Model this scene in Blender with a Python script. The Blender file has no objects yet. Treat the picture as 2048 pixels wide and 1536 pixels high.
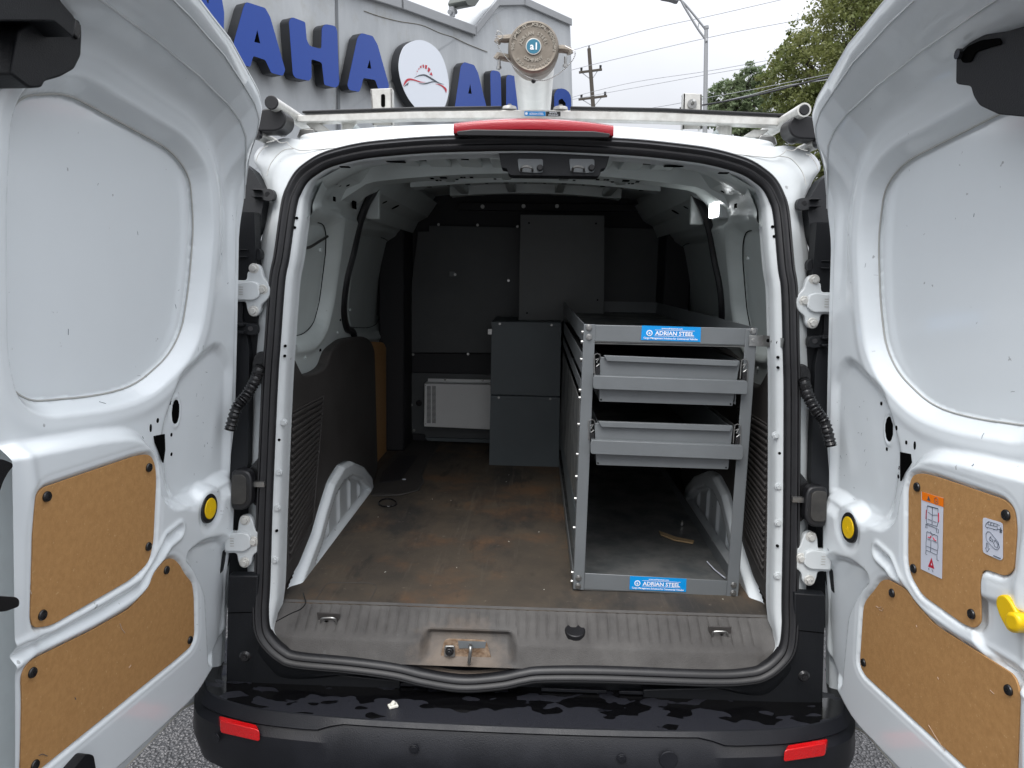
import bpy, bmesh, math, random
import numpy as np
from mathutils import Vector, Matrix
random.seed(7); rng = np.random.default_rng(7)
V = Vector
# ------------------------------------------------------------------ camera, sky, sun, exposure
scn = bpy.context.scene
FPX, CAM = 1500.0, V((0.013, -1.79, 1.39))
ROLL = 0.02
_x0 = 49*math.cos(ROLL)-224*math.sin(ROLL); _y0 = 49*math.sin(ROLL)+224*math.cos(ROLL)
PITCH = math.atan(_y0/FPX); YAW = math.atan(_x0/FPX*math.cos(PITCH))
FW = V((-math.sin(YAW)*math.cos(PITCH), math.cos(YAW)*math.cos(PITCH), -math.sin(PITCH)))
RT = V((math.cos(YAW), math.sin(YAW), 0)); UP = RT.cross(FW)
cd = bpy.data.cameras.new('camera'); cam = bpy.data.objects.new('camera', cd)
scn.collection.objects.link(cam); scn.camera = cam
cd.sensor_width = 36; cd.lens = FPX/2048*36; cd.clip_end = 2000; cd.clip_start = 0.05
xr = RT*math.cos(ROLL)+UP*math.sin(ROLL); yr = -RT*math.sin(ROLL)+UP*math.cos(ROLL)
M4 = Matrix((xr, yr, -FW)).transposed().to_4x4(); M4.translation = CAM
cam.matrix_world = M4
EXPO = 0.74
scn.view_settings.view_transform = 'Standard'; scn.view_settings.look = 'None'
scn.view_settings.exposure = EXPO; scn.view_settings.gamma = 1; scn.view_settings.use_curve_mapping = False
scn.render.engine = 'CYCLES'
scn.cycles.max_bounces = 14; scn.cycles.diffuse_bounces = 8; scn.cycles.glossy_bounces = 5
scn.cycles.use_denoising = True
SUN_EL, SUN_AZ = math.radians(55), math.radians(195)     # behind and slightly left of the camera
w = bpy.data.worlds.new('World'); scn.world = w; w.use_nodes = True
nt = w.node_tree; nt.nodes.clear(); N = nt.nodes.new; L = nt.links.new
out = N('ShaderNodeOutputWorld'); bg = N('ShaderNodeBackground'); bg.inputs['Strength'].default_value = 0.1
sky = N('ShaderNodeTexSky'); sky.sky_type = 'NISHITA'; sky.sun_disc = False
sky.sun_elevation = SUN_EL; sky.sun_rotation = SUN_AZ; sky.dust_density = 4
tc = N('ShaderNodeTexCoord'); sep = N('ShaderNodeSeparateXYZ'); L(tc.outputs['Generated'], sep.inputs[0])
mx = N('ShaderNodeMath'); mx.operation = 'MAXIMUM'; mx.inputs[1].default_value = 0; L(sep.outputs['Z'], mx.inputs[0])
ml = N('ShaderNodeMath'); ml.operation = 'MULTIPLY_ADD'; ml.inputs[1].default_value = 14.5; ml.inputs[2].default_value = 3.0
L(mx.outputs[0], ml.inputs[0])                            # overcast dome: zenith about three times the horizon
no = N('ShaderNodeTexNoise'); no.inputs['Scale'].default_value = 2.2; no.inputs['Detail'].default_value = 5
L(tc.outputs['Generated'], no.inputs['Vector'])
rp = N('ShaderNodeMapRange'); rp.inputs[1].default_value = .3; rp.inputs[2].default_value = .7
rp.inputs[3].default_value = .90; rp.inputs[4].default_value = 1.08; L(no.outputs['Fac'], rp.inputs[0])
m2 = N('ShaderNodeMath'); m2.operation = 'MULTIPLY'; L(ml.outputs[0], m2.inputs[0]); L(rp.outputs[0], m2.inputs[1])
vm = N('ShaderNodeVectorMath'); vm.operation = 'SCALE'; vm.inputs[0].default_value = (.945, .965, 1.02); L(m2.outputs[0], vm.inputs['Scale'])
mixw = N('ShaderNodeMix'); mixw.data_type = 'RGBA'; mixw.inputs[0].default_value = .93
L(sky.outputs[0], mixw.inputs[6]); L(vm.outputs[0], mixw.inputs[7]); L(mixw.outputs[2], bg.inputs['Color']); L(bg.outputs[0], out.inputs[0])
sl = bpy.data.lights.new('sun', 'SUN'); sl.energy = 1.5; sl.angle = math.radians(35); sl.color = (1, .98, .95)
so = bpy.data.objects.new('sun', sl); scn.collection.objects.link(so)
sd = V((math.sin(SUN_AZ)*math.cos(SUN_EL), math.cos(SUN_AZ)*math.cos(SUN_EL), math.sin(SUN_EL)))
so.rotation_euler = sd.to_track_quat('Z', 'Y').to_euler(); so.location = sd*20

# ------------------------------------------------------------------ turning photo measurements into places on known planes
def ray(px, py):
    x, y = px-1024, py-768
    a = x*math.cos(ROLL)+y*math.sin(ROLL); b = -x*math.sin(ROLL)+y*math.cos(ROLL)
    return FW+RT*(a/FPX)-UP*(b/FPX)
def P(px, py, X=None, Y=None, Z=None):
    d = ray(px, py)
    k = (X-CAM.x)/d.x if X is not None else (Y-CAM.y)/d.y if Y is not None else (Z-CAM.z)/d.z
    return CAM+d*k
def PP(px, py, o, n):
    d = ray(px, py); return CAM+d*((o-CAM).dot(n)/d.dot(n))
def Yr(z):                                                # rake of the rear face
    return float(np.interp(z, [.42, .62, .95, 1.3, 1.75, 1.9], [-.11, -.06, 0, .045, .15, .20]))
def PR(px, py, off=0.0):
    Y = 0
    for _ in range(6): p = P(px, py, Y=Y+off); Y = Yr(p.z)
    return P(px, py, Y=Y+off)
mirror = lambda p, s: V((p.x*(1 if s < 0 else -1), p.y, p.z))

# ------------------------------------------------------------------ materials
def mat(name, col, rough=.5, metal=0, coat=0, var=0, vscale=8, bump=0, bscale=60, emit=None, spec=.5, col2=None, trans=0, speck=0, detail=6, rvar=0, spcol=(.12, .12, .12), spscale=45, spth=.735):
    m = bpy.data.materials.new(name); m.use_nodes = True; t = m.node_tree; b = t.nodes['Principled BSDF']
    b.inputs['Base Color'].default_value = (*col, 1); b.inputs['Roughness'].default_value = rough
    b.inputs['Metallic'].default_value = metal; b.inputs['Specular IOR Level'].default_value = spec
    if coat: b.inputs['Coat Weight'].default_value = coat; b.inputs['Coat Roughness'].default_value = .08
    if trans: b.inputs['Transmission Weight'].default_value = trans
    if emit: b.inputs['Emission Color'].default_value = (*emit[0], 1); b.inputs['Emission Strength'].default_value = emit[1]
    g = t.nodes.new('ShaderNodeTexCoord')
    src = None
    if var or col2:
        n = t.nodes.new('ShaderNodeTexNoise'); n.inputs['Scale'].default_value = vscale; n.inputs['Detail'].default_value = detail
        n.inputs['Roughness'].default_value = .62
        t.links.new(g.outputs['Object'], n.inputs['Vector'])
        r = t.nodes.new('ShaderNodeValToRGB'); r.color_ramp.elements[0].position = .35; r.color_ramp.elements[1].position = .68
        c2 = col2 or tuple(c*(1-var) for c in col)
        r.color_ramp.elements[0].color = (*c2, 1); r.color_ramp.elements[1].color = (*col, 1)
        t.links.new(n.outputs['Fac'], r.inputs[0]); src = r.outputs[0]
        if rvar:
            mr = t.nodes.new('ShaderNodeMapRange'); mr.inputs[1].default_value = .4; mr.inputs[2].default_value = .6
            mr.inputs[3].default_value = rough-rvar; mr.inputs[4].default_value = rough+rvar
            t.links.new(n.outputs['Fac'], mr.inputs[0]); t.links.new(mr.outputs[0], b.inputs['Roughness'])
    if speck:                                             # sparse scuffs and specks of dirt
        n2 = t.nodes.new('ShaderNodeTexNoise'); n2.inputs['Scale'].default_value = spscale; n2.inputs['Detail'].default_value = 3
        t.links.new(g.outputs['Object'], n2.inputs['Vector'])
        r2 = t.nodes.new('ShaderNodeValToRGB'); r2.color_ramp.elements[0].position = spth; r2.color_ramp.elements[1].position = spth+.025
        r2.color_ramp.elements[0].color = (0, 0, 0, 1); r2.color_ramp.elements[1].color = (speck, speck, speck, 1)
        t.links.new(n2.outputs['Fac'], r2.inputs[0])
        mm = t.nodes.new('ShaderNodeMix'); mm.data_type = 'RGBA'; t.links.new(r2.outputs[0], mm.inputs[0])
        mm.inputs[6].default_value = (*col, 1)
        if src: t.links.new(src, mm.inputs[6])
        mm.inputs[7].default_value = (*spcol, 1); src = mm.outputs[2]
    if src: t.links.new(src, b.inputs['Base Color'])
    if bump:
        n = t.nodes.new('ShaderNodeTexNoise'); n.inputs['Scale'].default_value = bscale; n.inputs['Detail'].default_value = 4
        t.links.new(g.outputs['Object'], n.inputs['Vector'])
        bp = t.nodes.new('ShaderNodeBump'); bp.inputs['Strength'].default_value = min(1, bump); bp.inputs['Distance'].default_value = .004
        t.links.new(n.outputs['Fac'], bp.inputs['Height']); t.links.new(bp.outputs[0], b.inputs['Normal'])
    return m
WHITE = mat('white_paint', (.80, .85, .875), .22, coat=.6, var=.03, vscale=3, speck=.5)
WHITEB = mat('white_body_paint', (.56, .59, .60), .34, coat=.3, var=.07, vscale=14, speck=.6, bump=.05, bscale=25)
SEAMS = mat('seam_sealer', (.42, .42, .40), .6)
CREAM = mat('cream_seam_sealer', (.66, .66, .58), .5)
RUBBER = mat('black_rubber', (.010, .010, .012), .42, var=.4, vscale=30)
RUBBERD = mat('dusty_rubber', (.05, .047, .042), .7, col2=(.022, .021, .02), vscale=20)
BLACK = mat('black_plastic', (.008, .009, .011), .5, bump=.15, bscale=500, spec=.3)
WHITEI = mat('thin_grey_primer', (.55, .60, .59), .36, var=.10, vscale=5, coat=.15, speck=.4)
BLACKG = mat('smooth_black_plastic', (.012, .012, .013), .25)
HOLE = mat('dark_void', (.004, .004, .004), .9, spec=0)
BUMP = mat('bumper_plastic', (.011, .012, .016), .42, var=.35, vscale=9, bump=.2, bscale=450, rvar=.06, spec=.35)
TRIM = mat('brown_grey_trim', (.044, .040, .038), .62, col2=(.030, .027, .025), vscale=7, bump=.3, bscale=420)
SILL = mat('dusty_sill_plastic', (.088, .084, .080), .72, col2=(.050, .047, .045), vscale=9, bump=.35, bscale=350, speck=.3)
def add_dust(m):
    t = m.node_tree; n = t.nodes.new; l = t.links.new; b = t.nodes['Principled BSDF']
    old = b.inputs['Base Color'].links[0].from_socket
    g = n('ShaderNodeTexCoord'); vd = n('ShaderNodeVectorMath'); vd.operation = 'DISTANCE'; l(g.outputs['Object'], vd.inputs[0]); vd.inputs[1].default_value = (-.15, -.11, .44)
    no = n('ShaderNodeTexNoise'); no.inputs['Scale'].default_value = 38; no.inputs['Detail'].default_value = 8; l(g.outputs['Object'], no.inputs[0])
    ma = n('ShaderNodeMath'); ma.operation = 'MULTIPLY_ADD'; ma.inputs[1].default_value = .10; l(no.outputs[0], ma.inputs[0]); l(vd.outputs['Value'], ma.inputs[2])
    mr = n('ShaderNodeMapRange'); mr.inputs[1].default_value = .185; mr.inputs[2].default_value = .11; mr.inputs[3].default_value = 0; mr.inputs[4].default_value = .42; l(ma.outputs[0], mr.inputs[0])
    mi = n('ShaderNodeMix'); mi.data_type = 'RGBA'; l(mr.outputs[0], mi.inputs[0]); l(old, mi.inputs[6]); mi.inputs[7].default_value = (.26, .20, .15, 1); l(mi.outputs[2], b.inputs['Base Color'])
add_dust(SILL)
BOARD = mat('tan_hardboard', (.50, .275, .105), .60, col2=(.42, .222, .08), vscale=90, bump=.15, bscale=300, detail=12, speck=.5, spcol=(.66, .46, .24), spscale=170, spth=.68)
BOARDE = mat('hardboard_edge', (.55, .42, .33), .7)
GREYM = mat('grey_powder_coat', (.145, .157, .165), .42, var=.10, vscale=10, speck=.25)
GREYD = mat('dark_grey_panel', (.075, .081, .084), .5, var=.18, vscale=5, speck=.35)
GREYC = mat('slate_cabinet_steel', (.092, .110, .119), .5, var=.14, vscale=4, speck=.3)
TRAYF = mat('scuffed_tray_steel', (.07, .078, .082), .42, col2=(.15, .15, .145), vscale=9, speck=.5, rvar=.1)
DARK = mat('dark_liner', (.012, .012, .015), .6)
STEEL = mat('zinc_steel', (.40, .40, .39), .32, metal=.9, var=.3, vscale=40)
ALU = mat('painted_aluminium', (.66, .66, .63), .38, metal=.25, col2=(.5, .49, .46), vscale=35, speck=.6)
CAST = mat('cast_aluminium', (.24, .21, .175), .5, metal=.5, col2=(.17, .148, .12), vscale=30, bump=.12, bscale=500)
CASTL = mat('cast_letters', (.36, .33, .28), .45, metal=.5)  # lighter than the cap: the shading of the raised letters put into colour
TUBE = mat('worn_white_tube', (.70, .69, .65), .28, var=.12, vscale=12, speck=.7, coat=.3)
RED = mat('red_lens', (.34, .004, .014), .2, coat=.6, bump=.35, bscale=320)
REDR = mat('red_reflector', (.60, .002, .004), .18, coat=.6, bump=.4, bscale=260)
YEL = mat('yellow_plastic', (.80, .52, .005), .35)
PW = mat('ivory_plastic', (.68, .67, .60), .5)
INV = mat('inverter_enamel', (.78, .79, .78), .45, var=.05, speck=.4)
BLUE = mat('blue_acrylic', (.015, .058, .30), .22, spec=.25)
SIGNW = mat('white_acrylic', (.70, .74, .80), .15)
RETURN = mat('black_sign_return', (.012, .013, .016), .4, speck=.2)
STK = mat('sky_blue_vinyl', (.0, .27, .68), .35)
STKW = mat('white_print', (.85, .87, .9), .5)
INK = mat('dark_print', (.07, .09, .12), .6)
ORANGE = mat('orange_print', (.90, .20, .0), .5)
REDP = mat('red_print', (.55, .01, .04), .5)
LABW = mat('white_label', (.66, .69, .78), .4)
TEAL = mat('teal_badge', (.03, .17, .26), .3)
MAPLE = mat('leaf_green', (.12, .155, .045), .55, col2=(.19, .20, .065), vscale=.5)
MAPLE2 = mat('leaf_dull_green', (.15, .21, .11), .55, col2=(.22, .27, .15), vscale=.6)
def leafy(m, k=.45):
    t_ = m.node_tree; b = t_.nodes['Principled BSDF']; o = t_.nodes['Material Output']
    tr_ = t_.nodes.new('ShaderNodeBsdfTranslucent'); mx_ = t_.nodes.new('ShaderNodeMixShader'); mx_.inputs[0].default_value = k
    src = b.inputs['Base Color'].links[0].from_socket; t_.links.new(src, tr_.inputs[0])
    t_.links.new(b.outputs[0], mx_.inputs[1]); t_.links.new(tr_.outputs[0], mx_.inputs[2]); t_.links.new(mx_.outputs[0], o.inputs[0])
leafy(MAPLE); leafy(MAPLE2)
BARK = mat('bark', (.06, .05, .04), .9)
GALV = mat('galvanised_pole', (.30, .31, .32), .5, metal=.3)
WOODP = mat('pole_wood', (.07, .06, .05), .9)
WIRE = mat('cable_black', (.03, .03, .035), .6)
WIREG = mat('cable_grey', (.30, .31, .33), .6)
SLIVER = mat('raw_wood', (.40, .28, .15), .8)
BONE = mat('dust_tan', (.30, .22, .155), .9, col2=(.15, .09, .05), vscale=60, bump=.9, bscale=130)

def concrete():
    m = mat('weathered_concrete', (.27, .285, .295), .8); t = m.node_tree; b = t.nodes['Principled BSDF']; n = t.nodes.new; l = t.links.new
    g = n('ShaderNodeTexCoord')
    mp = n('ShaderNodeMapping'); mp.inputs['Scale'].default_value = (1.5, 1.5, .5); l(g.outputs['Object'], mp.inputs[0])
    a = n('ShaderNodeTexNoise'); a.inputs['Scale'].default_value = 1.6; a.inputs['Detail'].default_value = 8; a.inputs['Roughness'].default_value = .65; l(mp.outputs[0], a.inputs[0])
    c = n('ShaderNodeTexNoise'); c.inputs['Scale'].default_value = 1.1; c.inputs['Detail'].default_value = 7; c.inputs['Roughness'].default_value = .7; l(g.outputs['Object'], c.inputs[0])
    r = n('ShaderNodeValToRGB'); e = r.color_ramp.elements; e[0].position = .25; e[0].color = (.36, .38, .395, 1); e[1].position = .75; e[1].color = (.50, .52, .53, 1)
    l(a.outputs[0], r.inputs[0])
    r2 = n('ShaderNodeValToRGB'); e = r2.color_ramp.elements; e[0].position = .56; e[0].color = (0, 0, 0, 1); e[1].position = .74; e[1].color = (.55, .55, .55, 1)
    l(c.outputs[0], r2.inputs[0])
    mi = n('ShaderNodeMix'); mi.data_type = 'RGBA'; l(r2.outputs[0], mi.inputs[0]); l(r.outputs[0], mi.inputs[6]); mi.inputs[7].default_value = (.30, .28, .22, 1)
    l(mi.outputs[2], b.inputs['Base Color'])
    bp = n('ShaderNodeBump'); bp.inputs['Strength'].default_value = .5; bp.inputs['Distance'].default_value = .02; l(a.outputs[0], bp.inputs['Height']); l(bp.outputs[0], b.inputs['Normal'])
    return m
CONC = concrete()
def carpet():
    m = mat('stained_floor_mat', (.05, .04, .03), .78); t = m.node_tree; b = t.nodes['Principled BSDF']; n = t.nodes.new; l = t.links.new
    g = n('ShaderNodeTexCoord')
    def noise(s, d, sc=(1, 1, 1)):
        mp = n('ShaderNodeMapping'); mp.inputs['Scale'].default_value = sc; l(g.outputs['Object'], mp.inputs[0])
        a = n('ShaderNodeTexNoise'); a.inputs['Scale'].default_value = s; a.inputs['Detail'].default_value = d; a.inputs['Roughness'].default_value = .65
        l(mp.outputs[0], a.inputs[0]); return a.outputs[0]
    def ramp(x, p0, c0, p1, c1):
        r = n('ShaderNodeValToRGB'); e = r.color_ramp.elements; e[0].position = p0; e[0].color = (*c0, 1); e[1].position = p1; e[1].color = (*c1, 1); l(x, r.inputs[0]); return r.outputs[0]
    def mix(f, a, c):
        mi = n('ShaderNodeMix'); mi.data_type = 'RGBA'; l(f, mi.inputs[0]); l(a, mi.inputs[6]); mi.inputs[7].default_value = (*c, 1); return mi.outputs[2]
    base = ramp(noise(4, 9), .3, (.048, .040, .032), .7, (.105, .080, .055))
    o = mix(ramp(noise(3.1, 7), .50, (0, 0, 0), .66, (.75,)*3), base, (.17, .085, .038))
    o = mix(ramp(noise(5, 9, (1, .5, 1)), .50, (0, 0, 0), .64, (.9,)*3), o, (.030, .028, .026))
    o = mix(ramp(noise(55, 3), .66, (0, 0, 0), .76, (.5,)*3), o, (.22, .19, .15))
    o = mix(ramp(noise(34, 4, (1, .06, 1)), .60, (0, 0, 0), .74, (.45,)*3), o, (.15, .125, .095))
    o = mix(ramp(noise(11, 6, (1, .25, 1)), .58, (0, 0, 0), .66, (.7,)*3), o, (.026, .023, .020))
    l(o, b.inputs['Base Color'])
    wv = n('ShaderNodeTexWave'); wv.inputs['Scale'].default_value = 170; wv.bands_direction = 'Y'; l(g.outputs['Object'], wv.inputs[0])
    wx = n('ShaderNodeTexWave'); wx.inputs['Scale'].default_value = 170; wx.bands_direction = 'X'; l(g.outputs['Object'], wx.inputs[0])
    ad = n('ShaderNodeMath'); l(wv.outputs['Fac'], ad.inputs[0]); l(wx.outputs['Fac'], ad.inputs[1])
    bp = n('ShaderNodeBump'); bp.inputs['Strength'].default_value = .5; bp.inputs['Distance'].default_value = .002; l(ad.outputs[0], bp.inputs['Height']); l(bp.outputs[0], b.inputs['Normal'])
    return m
CARPET = carpet()
def asphalt():
    m = mat('wet_asphalt', (.05, .05, .05), .3); t = m.node_tree; b = t.nodes['Principled BSDF']; n = t.nodes.new; l = t.links.new
    g = n('ShaderNodeTexCoord')
    vo = n('ShaderNodeTexVoronoi'); vo.inputs['Scale'].default_value = 105; l(g.outputs['Object'], vo.inputs[0])
    no = n('ShaderNodeTexNoise'); no.inputs['Scale'].default_value = 60; no.inputs['Detail'].default_value = 6; l(g.outputs['Object'], no.inputs[0])
    r = n('ShaderNodeValToRGB'); e = r.color_ramp.elements; e[0].position = .1; e[0].color = (.19, .185, .19, 1); e[1].position = .6; e[1].color = (.06, .06, .063, 1)
    l(vo.outputs['Distance'], r.inputs[0]); l(r.outputs[0], b.inputs['Base Color'])
    ad = n('ShaderNodeMath'); ad.operation = 'SUBTRACT'; l(no.outputs[0], ad.inputs[0]); l(vo.outputs['Distance'], ad.inputs[1])
    bp = n('ShaderNodeBump'); bp.inputs['Strength'].default_value = .9; bp.inputs['Distance'].default_value = .012; l(ad.outputs[0], bp.inputs['Height']); l(bp.outputs[0], b.inputs['Normal'])
    b.inputs['Roughness'].default_value = .24
    return m
ASPH = asphalt()
def wetbump():
    m = mat('wet_bumper_step', (.03, .032, .04), .42); t = m.node_tree; b = t.nodes['Principled BSDF']; n = t.nodes.new; l = t.links.new
    g = n('ShaderNodeTexCoord'); mp = n('ShaderNodeMapping'); mp.inputs['Scale'].default_value = (1, 1.7, 1); l(g.outputs['Object'], mp.inputs[0])
    a = n('ShaderNodeTexNoise'); a.inputs['Scale'].default_value = 13; a.inputs['Detail'].default_value = 1.6; a.inputs['Distortion'].default_value = .25; l(mp.outputs[0], a.inputs[0])
    def ramp(x, p0, v0, p1, v1):
        r = n('ShaderNodeMapRange'); r.inputs[1].default_value = p0; r.inputs[2].default_value = p1; r.inputs[3].default_value = v0; r.inputs[4].default_value = v1; l(x, r.inputs[0]); return r.outputs[0]
    sx = n('ShaderNodeSeparateXYZ'); l(g.outputs['Object'], sx.inputs[0])
    back = ramp(sx.outputs['Y'], -.20, 0, -.13, .20)
    am = n('ShaderNodeMath'); l(a.outputs[0], am.inputs[0]); l(back, am.inputs[1])
    wet = ramp(am.outputs[0], .615, 0, .63, 1)
    mi = n('ShaderNodeMix'); mi.data_type = 'RGBA'; l(wet, mi.inputs[0]); mi.inputs[6].default_value = (.017, .018, .024, 1); mi.inputs[7].default_value = (.003, .003, .0035, 1); l(mi.outputs[2], b.inputs['Base Color'])
    rr = ramp(wet, 0, .40, 1, .16); l(rr, b.inputs['Roughness'])
    k = n('ShaderNodeTexNoise'); k.inputs['Scale'].default_value = 450; l(g.outputs['Object'], k.inputs[0])
    iv = n('ShaderNodeMath'); iv.operation = 'SUBTRACT'; iv.inputs[0].default_value = 1; l(wet, iv.inputs[1])
    bp = n('ShaderNodeBump'); bp.inputs['Distance'].default_value = .002; l(iv.outputs[0], bp.inputs['Strength']); l(k.outputs[0], bp.inputs['Height']); l(bp.outputs[0], b.inputs['Normal'])
    return m
WETB = wetbump()

S = lambda t: (lambda u: u*u*(3-2*u))(np.clip(t, 0, 1))
# ------------------------------------------------------------------ object helpers
COL = scn.collection
def wloc(o):
    p = V((0, 0, 0))
    while o: p += o.location; o = o.parent
    return p
def link(o, parent=None):
    COL.objects.link(o)
    if parent:
        r = parent
        while r.parent: r = r.parent
        o.parent = parent
        o.matrix_parent_inverse = Matrix.Translation(-r.location) if r is parent else Matrix.Identity(4)
    return o
def tag(o, label=None, cat=None, group=None, kind=None, category=None):
    cat = cat or category
    for k, v in (('label', label), ('category', cat), ('group', group), ('kind', kind)):
        if v: o[k] = v
    return o
def thing(name, label, cat, loc, group=None):
    o = bpy.data.objects.new(name, None); COL.objects.link(o); o.location = loc; o.empty_display_size = .1
    return tag(o, label, cat, group)
class MB:
    def __init__(s): s.v = []; s.f = []
    def add(s, vs, fs):
        k = len(s.v); s.v += [tuple(v) for v in vs]; s.f += [tuple(i+k for i in f) for f in fs]; return s
    def box(s, a, b):
        (x0, y0, z0), (x1, y1, z1) = [min(i, j) for i, j in zip(a, b)], [max(i, j) for i, j in zip(a, b)]
        return s.add([(x0,y0,z0),(x1,y0,z0),(x1,y1,z0),(x0,y1,z0),(x0,y0,z1),(x1,y0,z1),(x1,y1,z1),(x0,y1,z1)],
                     [(0,3,2,1),(4,5,6,7),(0,1,5,4),(1,2,6,5),(2,3,7,6),(3,0,4,7)])
    def prism(s, pts, vec, caps=True):
        n = len(pts); vec = V(vec); a = [V(p) for p in pts]; b = [p+vec for p in a]
        fs = [(i, (i+1) % n, n+(i+1) % n, n+i) for i in range(n)]
        if caps: fs += [tuple(range(n))[::-1], tuple(range(n, 2*n))]
        return s.add(a+b, fs)
    def bar(s, p, q, w, h, up=V((0, 0, 1))):
        p, q = V(p), V(q); d = (q-p).normalized(); x = d.cross(V(up)).normalized(); z = x.cross(d)
        x *= w/2; z *= h/2
        return s.add([p-x-z, p+x-z, p+x+z, p-x+z, q-x-z, q+x-z, q+x+z, q-x+z], [(3,2,1,0),(4,5,6,7),(0,1,5,4),(1,2,6,5),(2,3,7,6),(3,0,4,7)])
    def cyl(s, p, q, r, r2=None, n=20, caps=True):
        p, q = V(p), V(q); r2 = r if r2 is None else r2; d = (q-p).normalized()
        x = d.orthogonal().normalized(); y = d.cross(x)
        ring = lambda c, r: [c+x*(r*math.cos(2*math.pi*i/n))+y*(r*math.sin(2*math.pi*i/n)) for i in range(n)]
        fs = [(i, (i+1) % n, n+(i+1) % n, n+i) for i in range(n)]
        if caps: fs += [tuple(range(n))[::-1], tuple(range(n, 2*n))]
        return s.add(ring(p, r)+ring(q, r2), fs)
    def tube(s, path, r, n=10, closed=False, rf=None):
        path = [V(p) for p in path]; m = len(path); vs = []; fs = []; pv = None
        for i, p in enumerate(path):
            a = path[(i-1) % m] if (closed or i) else p; b = path[(i+1) % m] if (closed or i < m-1) else p
            d = (b-a).normalized()
            x = d.orthogonal().normalized() if pv is None else (pv-d*pv.dot(d)).normalized()
            pv = x; y = d.cross(x); rr = rf(i/(m-1)) if rf else r
            vs += [p+x*(rr*math.cos(2*math.pi*k/n))+y*(rr*math.sin(2*math.pi*k/n)) for k in range(n)]
        for i in range(m if closed else m-1):
            j = (i+1) % m
            fs += [(i*n+k, i*n+(k+1) % n, j*n+(k+1) % n, j*n+k) for k in range(n)]
        if not closed: fs += [tuple(range(n))[::-1], tuple(range((m-1)*n, m*n))]
        return s.add(vs, fs)
    def grid(s, rows, closed=False):
        m, n = len(rows), len(rows[0])
        fs = [(i*n+j, i*n+(j+1) % n, (i+1)*n+(j+1) % n, (i+1)*n+j) for i in range(m-1) for j in range(n if closed else n-1)]
        return s.add([p for r in rows for p in r], fs)
    def bolt(s, p, nrm, r=.008, h=.005, washer=1.5):
        p, nrm = V(p), V(nrm).normalized()
        s.cyl(p-nrm*.002, p+nrm*.0025, r*washer, r*washer*.92, 18); s.cyl(p, p+nrm*h, r, r*.93, 6); return s
    def sphere(s, c, r, n=10, m=6, sc=(1, 1, 1)):
        rows = [[V(c)+V((r*sc[0]*math.sin(a)*math.cos(b), r*sc[1]*math.sin(a)*math.sin(b), r*sc[2]*math.cos(a))) for b in [2*math.pi*j/n for j in range(n)]] for a in [math.pi*(i+.01)/(m+.02) for i in range(m+1)]]
        return s.grid(rows, True)
    def build(s, name, m, parent=None, smooth=35, bevel=0, seg=2, **tg):
        me = bpy.data.meshes.new(name); me.from_pydata(s.v, [], s.f)
        ms = m if isinstance(m, (list, tuple)) else [m]
        for x in ms: me.materials.append(x)
        if smooth:
            me.polygons.foreach_set('use_smooth', [True]*len(me.polygons)); me.set_sharp_from_angle(angle=math.radians(smooth))
        o = bpy.data.objects.new(name, me); link(o, parent)
        bm = bmesh.new(); bm.from_mesh(me); bmesh.ops.recalc_face_normals(bm, faces=bm.faces); bm.to_mesh(me); bm.free()
        if bevel:
            b = o.modifiers.new('bevel', 'BEVEL'); b.width = bevel; b.segments = seg; b.limit_method = 'ANGLE'; b.angle_limit = math.radians(40); b.harden_normals = False
        tag(o, **tg); return o
def np_build(name, verts, faces, m, parent=None, smooth=True, sharp=None):
    me = bpy.data.meshes.new(name); me.vertices.add(len(verts)); me.vertices.foreach_set('co', np.asarray(verts, dtype=np.float32).ravel())
    k = faces.shape[1]; me.loops.add(faces.size); me.polygons.add(len(faces))
    me.loops.foreach_set('vertex_index', faces.ravel().astype(np.int32)); me.polygons.foreach_set('loop_start', np.arange(0, faces.size, k, dtype=np.int32))
    me.polygons.foreach_set('loop_total', np.full(len(faces), k, dtype=np.int32))
    me.update(calc_edges=True); me.validate()
    if smooth: me.polygons.foreach_set('use_smooth', [True]*len(me.polygons))
    if sharp: me.set_sharp_from_angle(angle=math.radians(sharp))
    me.materials.append(m)
    o = bpy.data.objects.new(name, me); link(o, parent); return o
def grid_faces(m, n):
    i = np.arange(m-1)[:, None]*n+np.arange(n-1)[None, :]; i = i.ravel()
    return np.stack([i, i+1, i+n+1, i+n], 1)
def cr(pts, k=6, closed=True):
    """Catmull-Rom through points (tuples of any length)"""
    a = np.array([tuple(p) for p in pts], float); n = len(a); out = []
    for i in range(n if closed else n-1):
        p0, p1, p2, p3 = (a[(i-1) % n], a[i], a[(i+1) % n], a[(i+2) % n]) if closed else (a[max(i-1, 0)], a[i], a[i+1], a[min(i+2, n-1)])
        for t in np.arange(k)/k:
            out.append(.5*((2*p1)+(-p0+p2)*t+(2*p0-5*p1+4*p2-p3)*t*t+(-p0+3*p1-3*p2+p3)*t**3))
    if not closed: out.append(a[-1])
    return out
def rnd(pts, r=.35, k=5):
    """round the corners of a closed polygon: r is the share of each edge given to the curve, or a length when > 1"""
    a = [np.array(tuple(p), float) for p in pts]; n = len(a); out = []
    for i in range(n):
        p, c, q = a[i-1], a[i], a[(i+1) % n]
        l1, l2 = np.linalg.norm(p-c), np.linalg.norm(q-c)
        d = min(r, l1*.48, l2*.48)
        s, e = c+(p-c)/l1*d, c+(q-c)/l2*d
        for t in np.linspace(0, 1, k): out.append((1-t)**2*s+2*t*(1-t)*c+t*t*e)
    return [tuple(x) for x in out]
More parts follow.
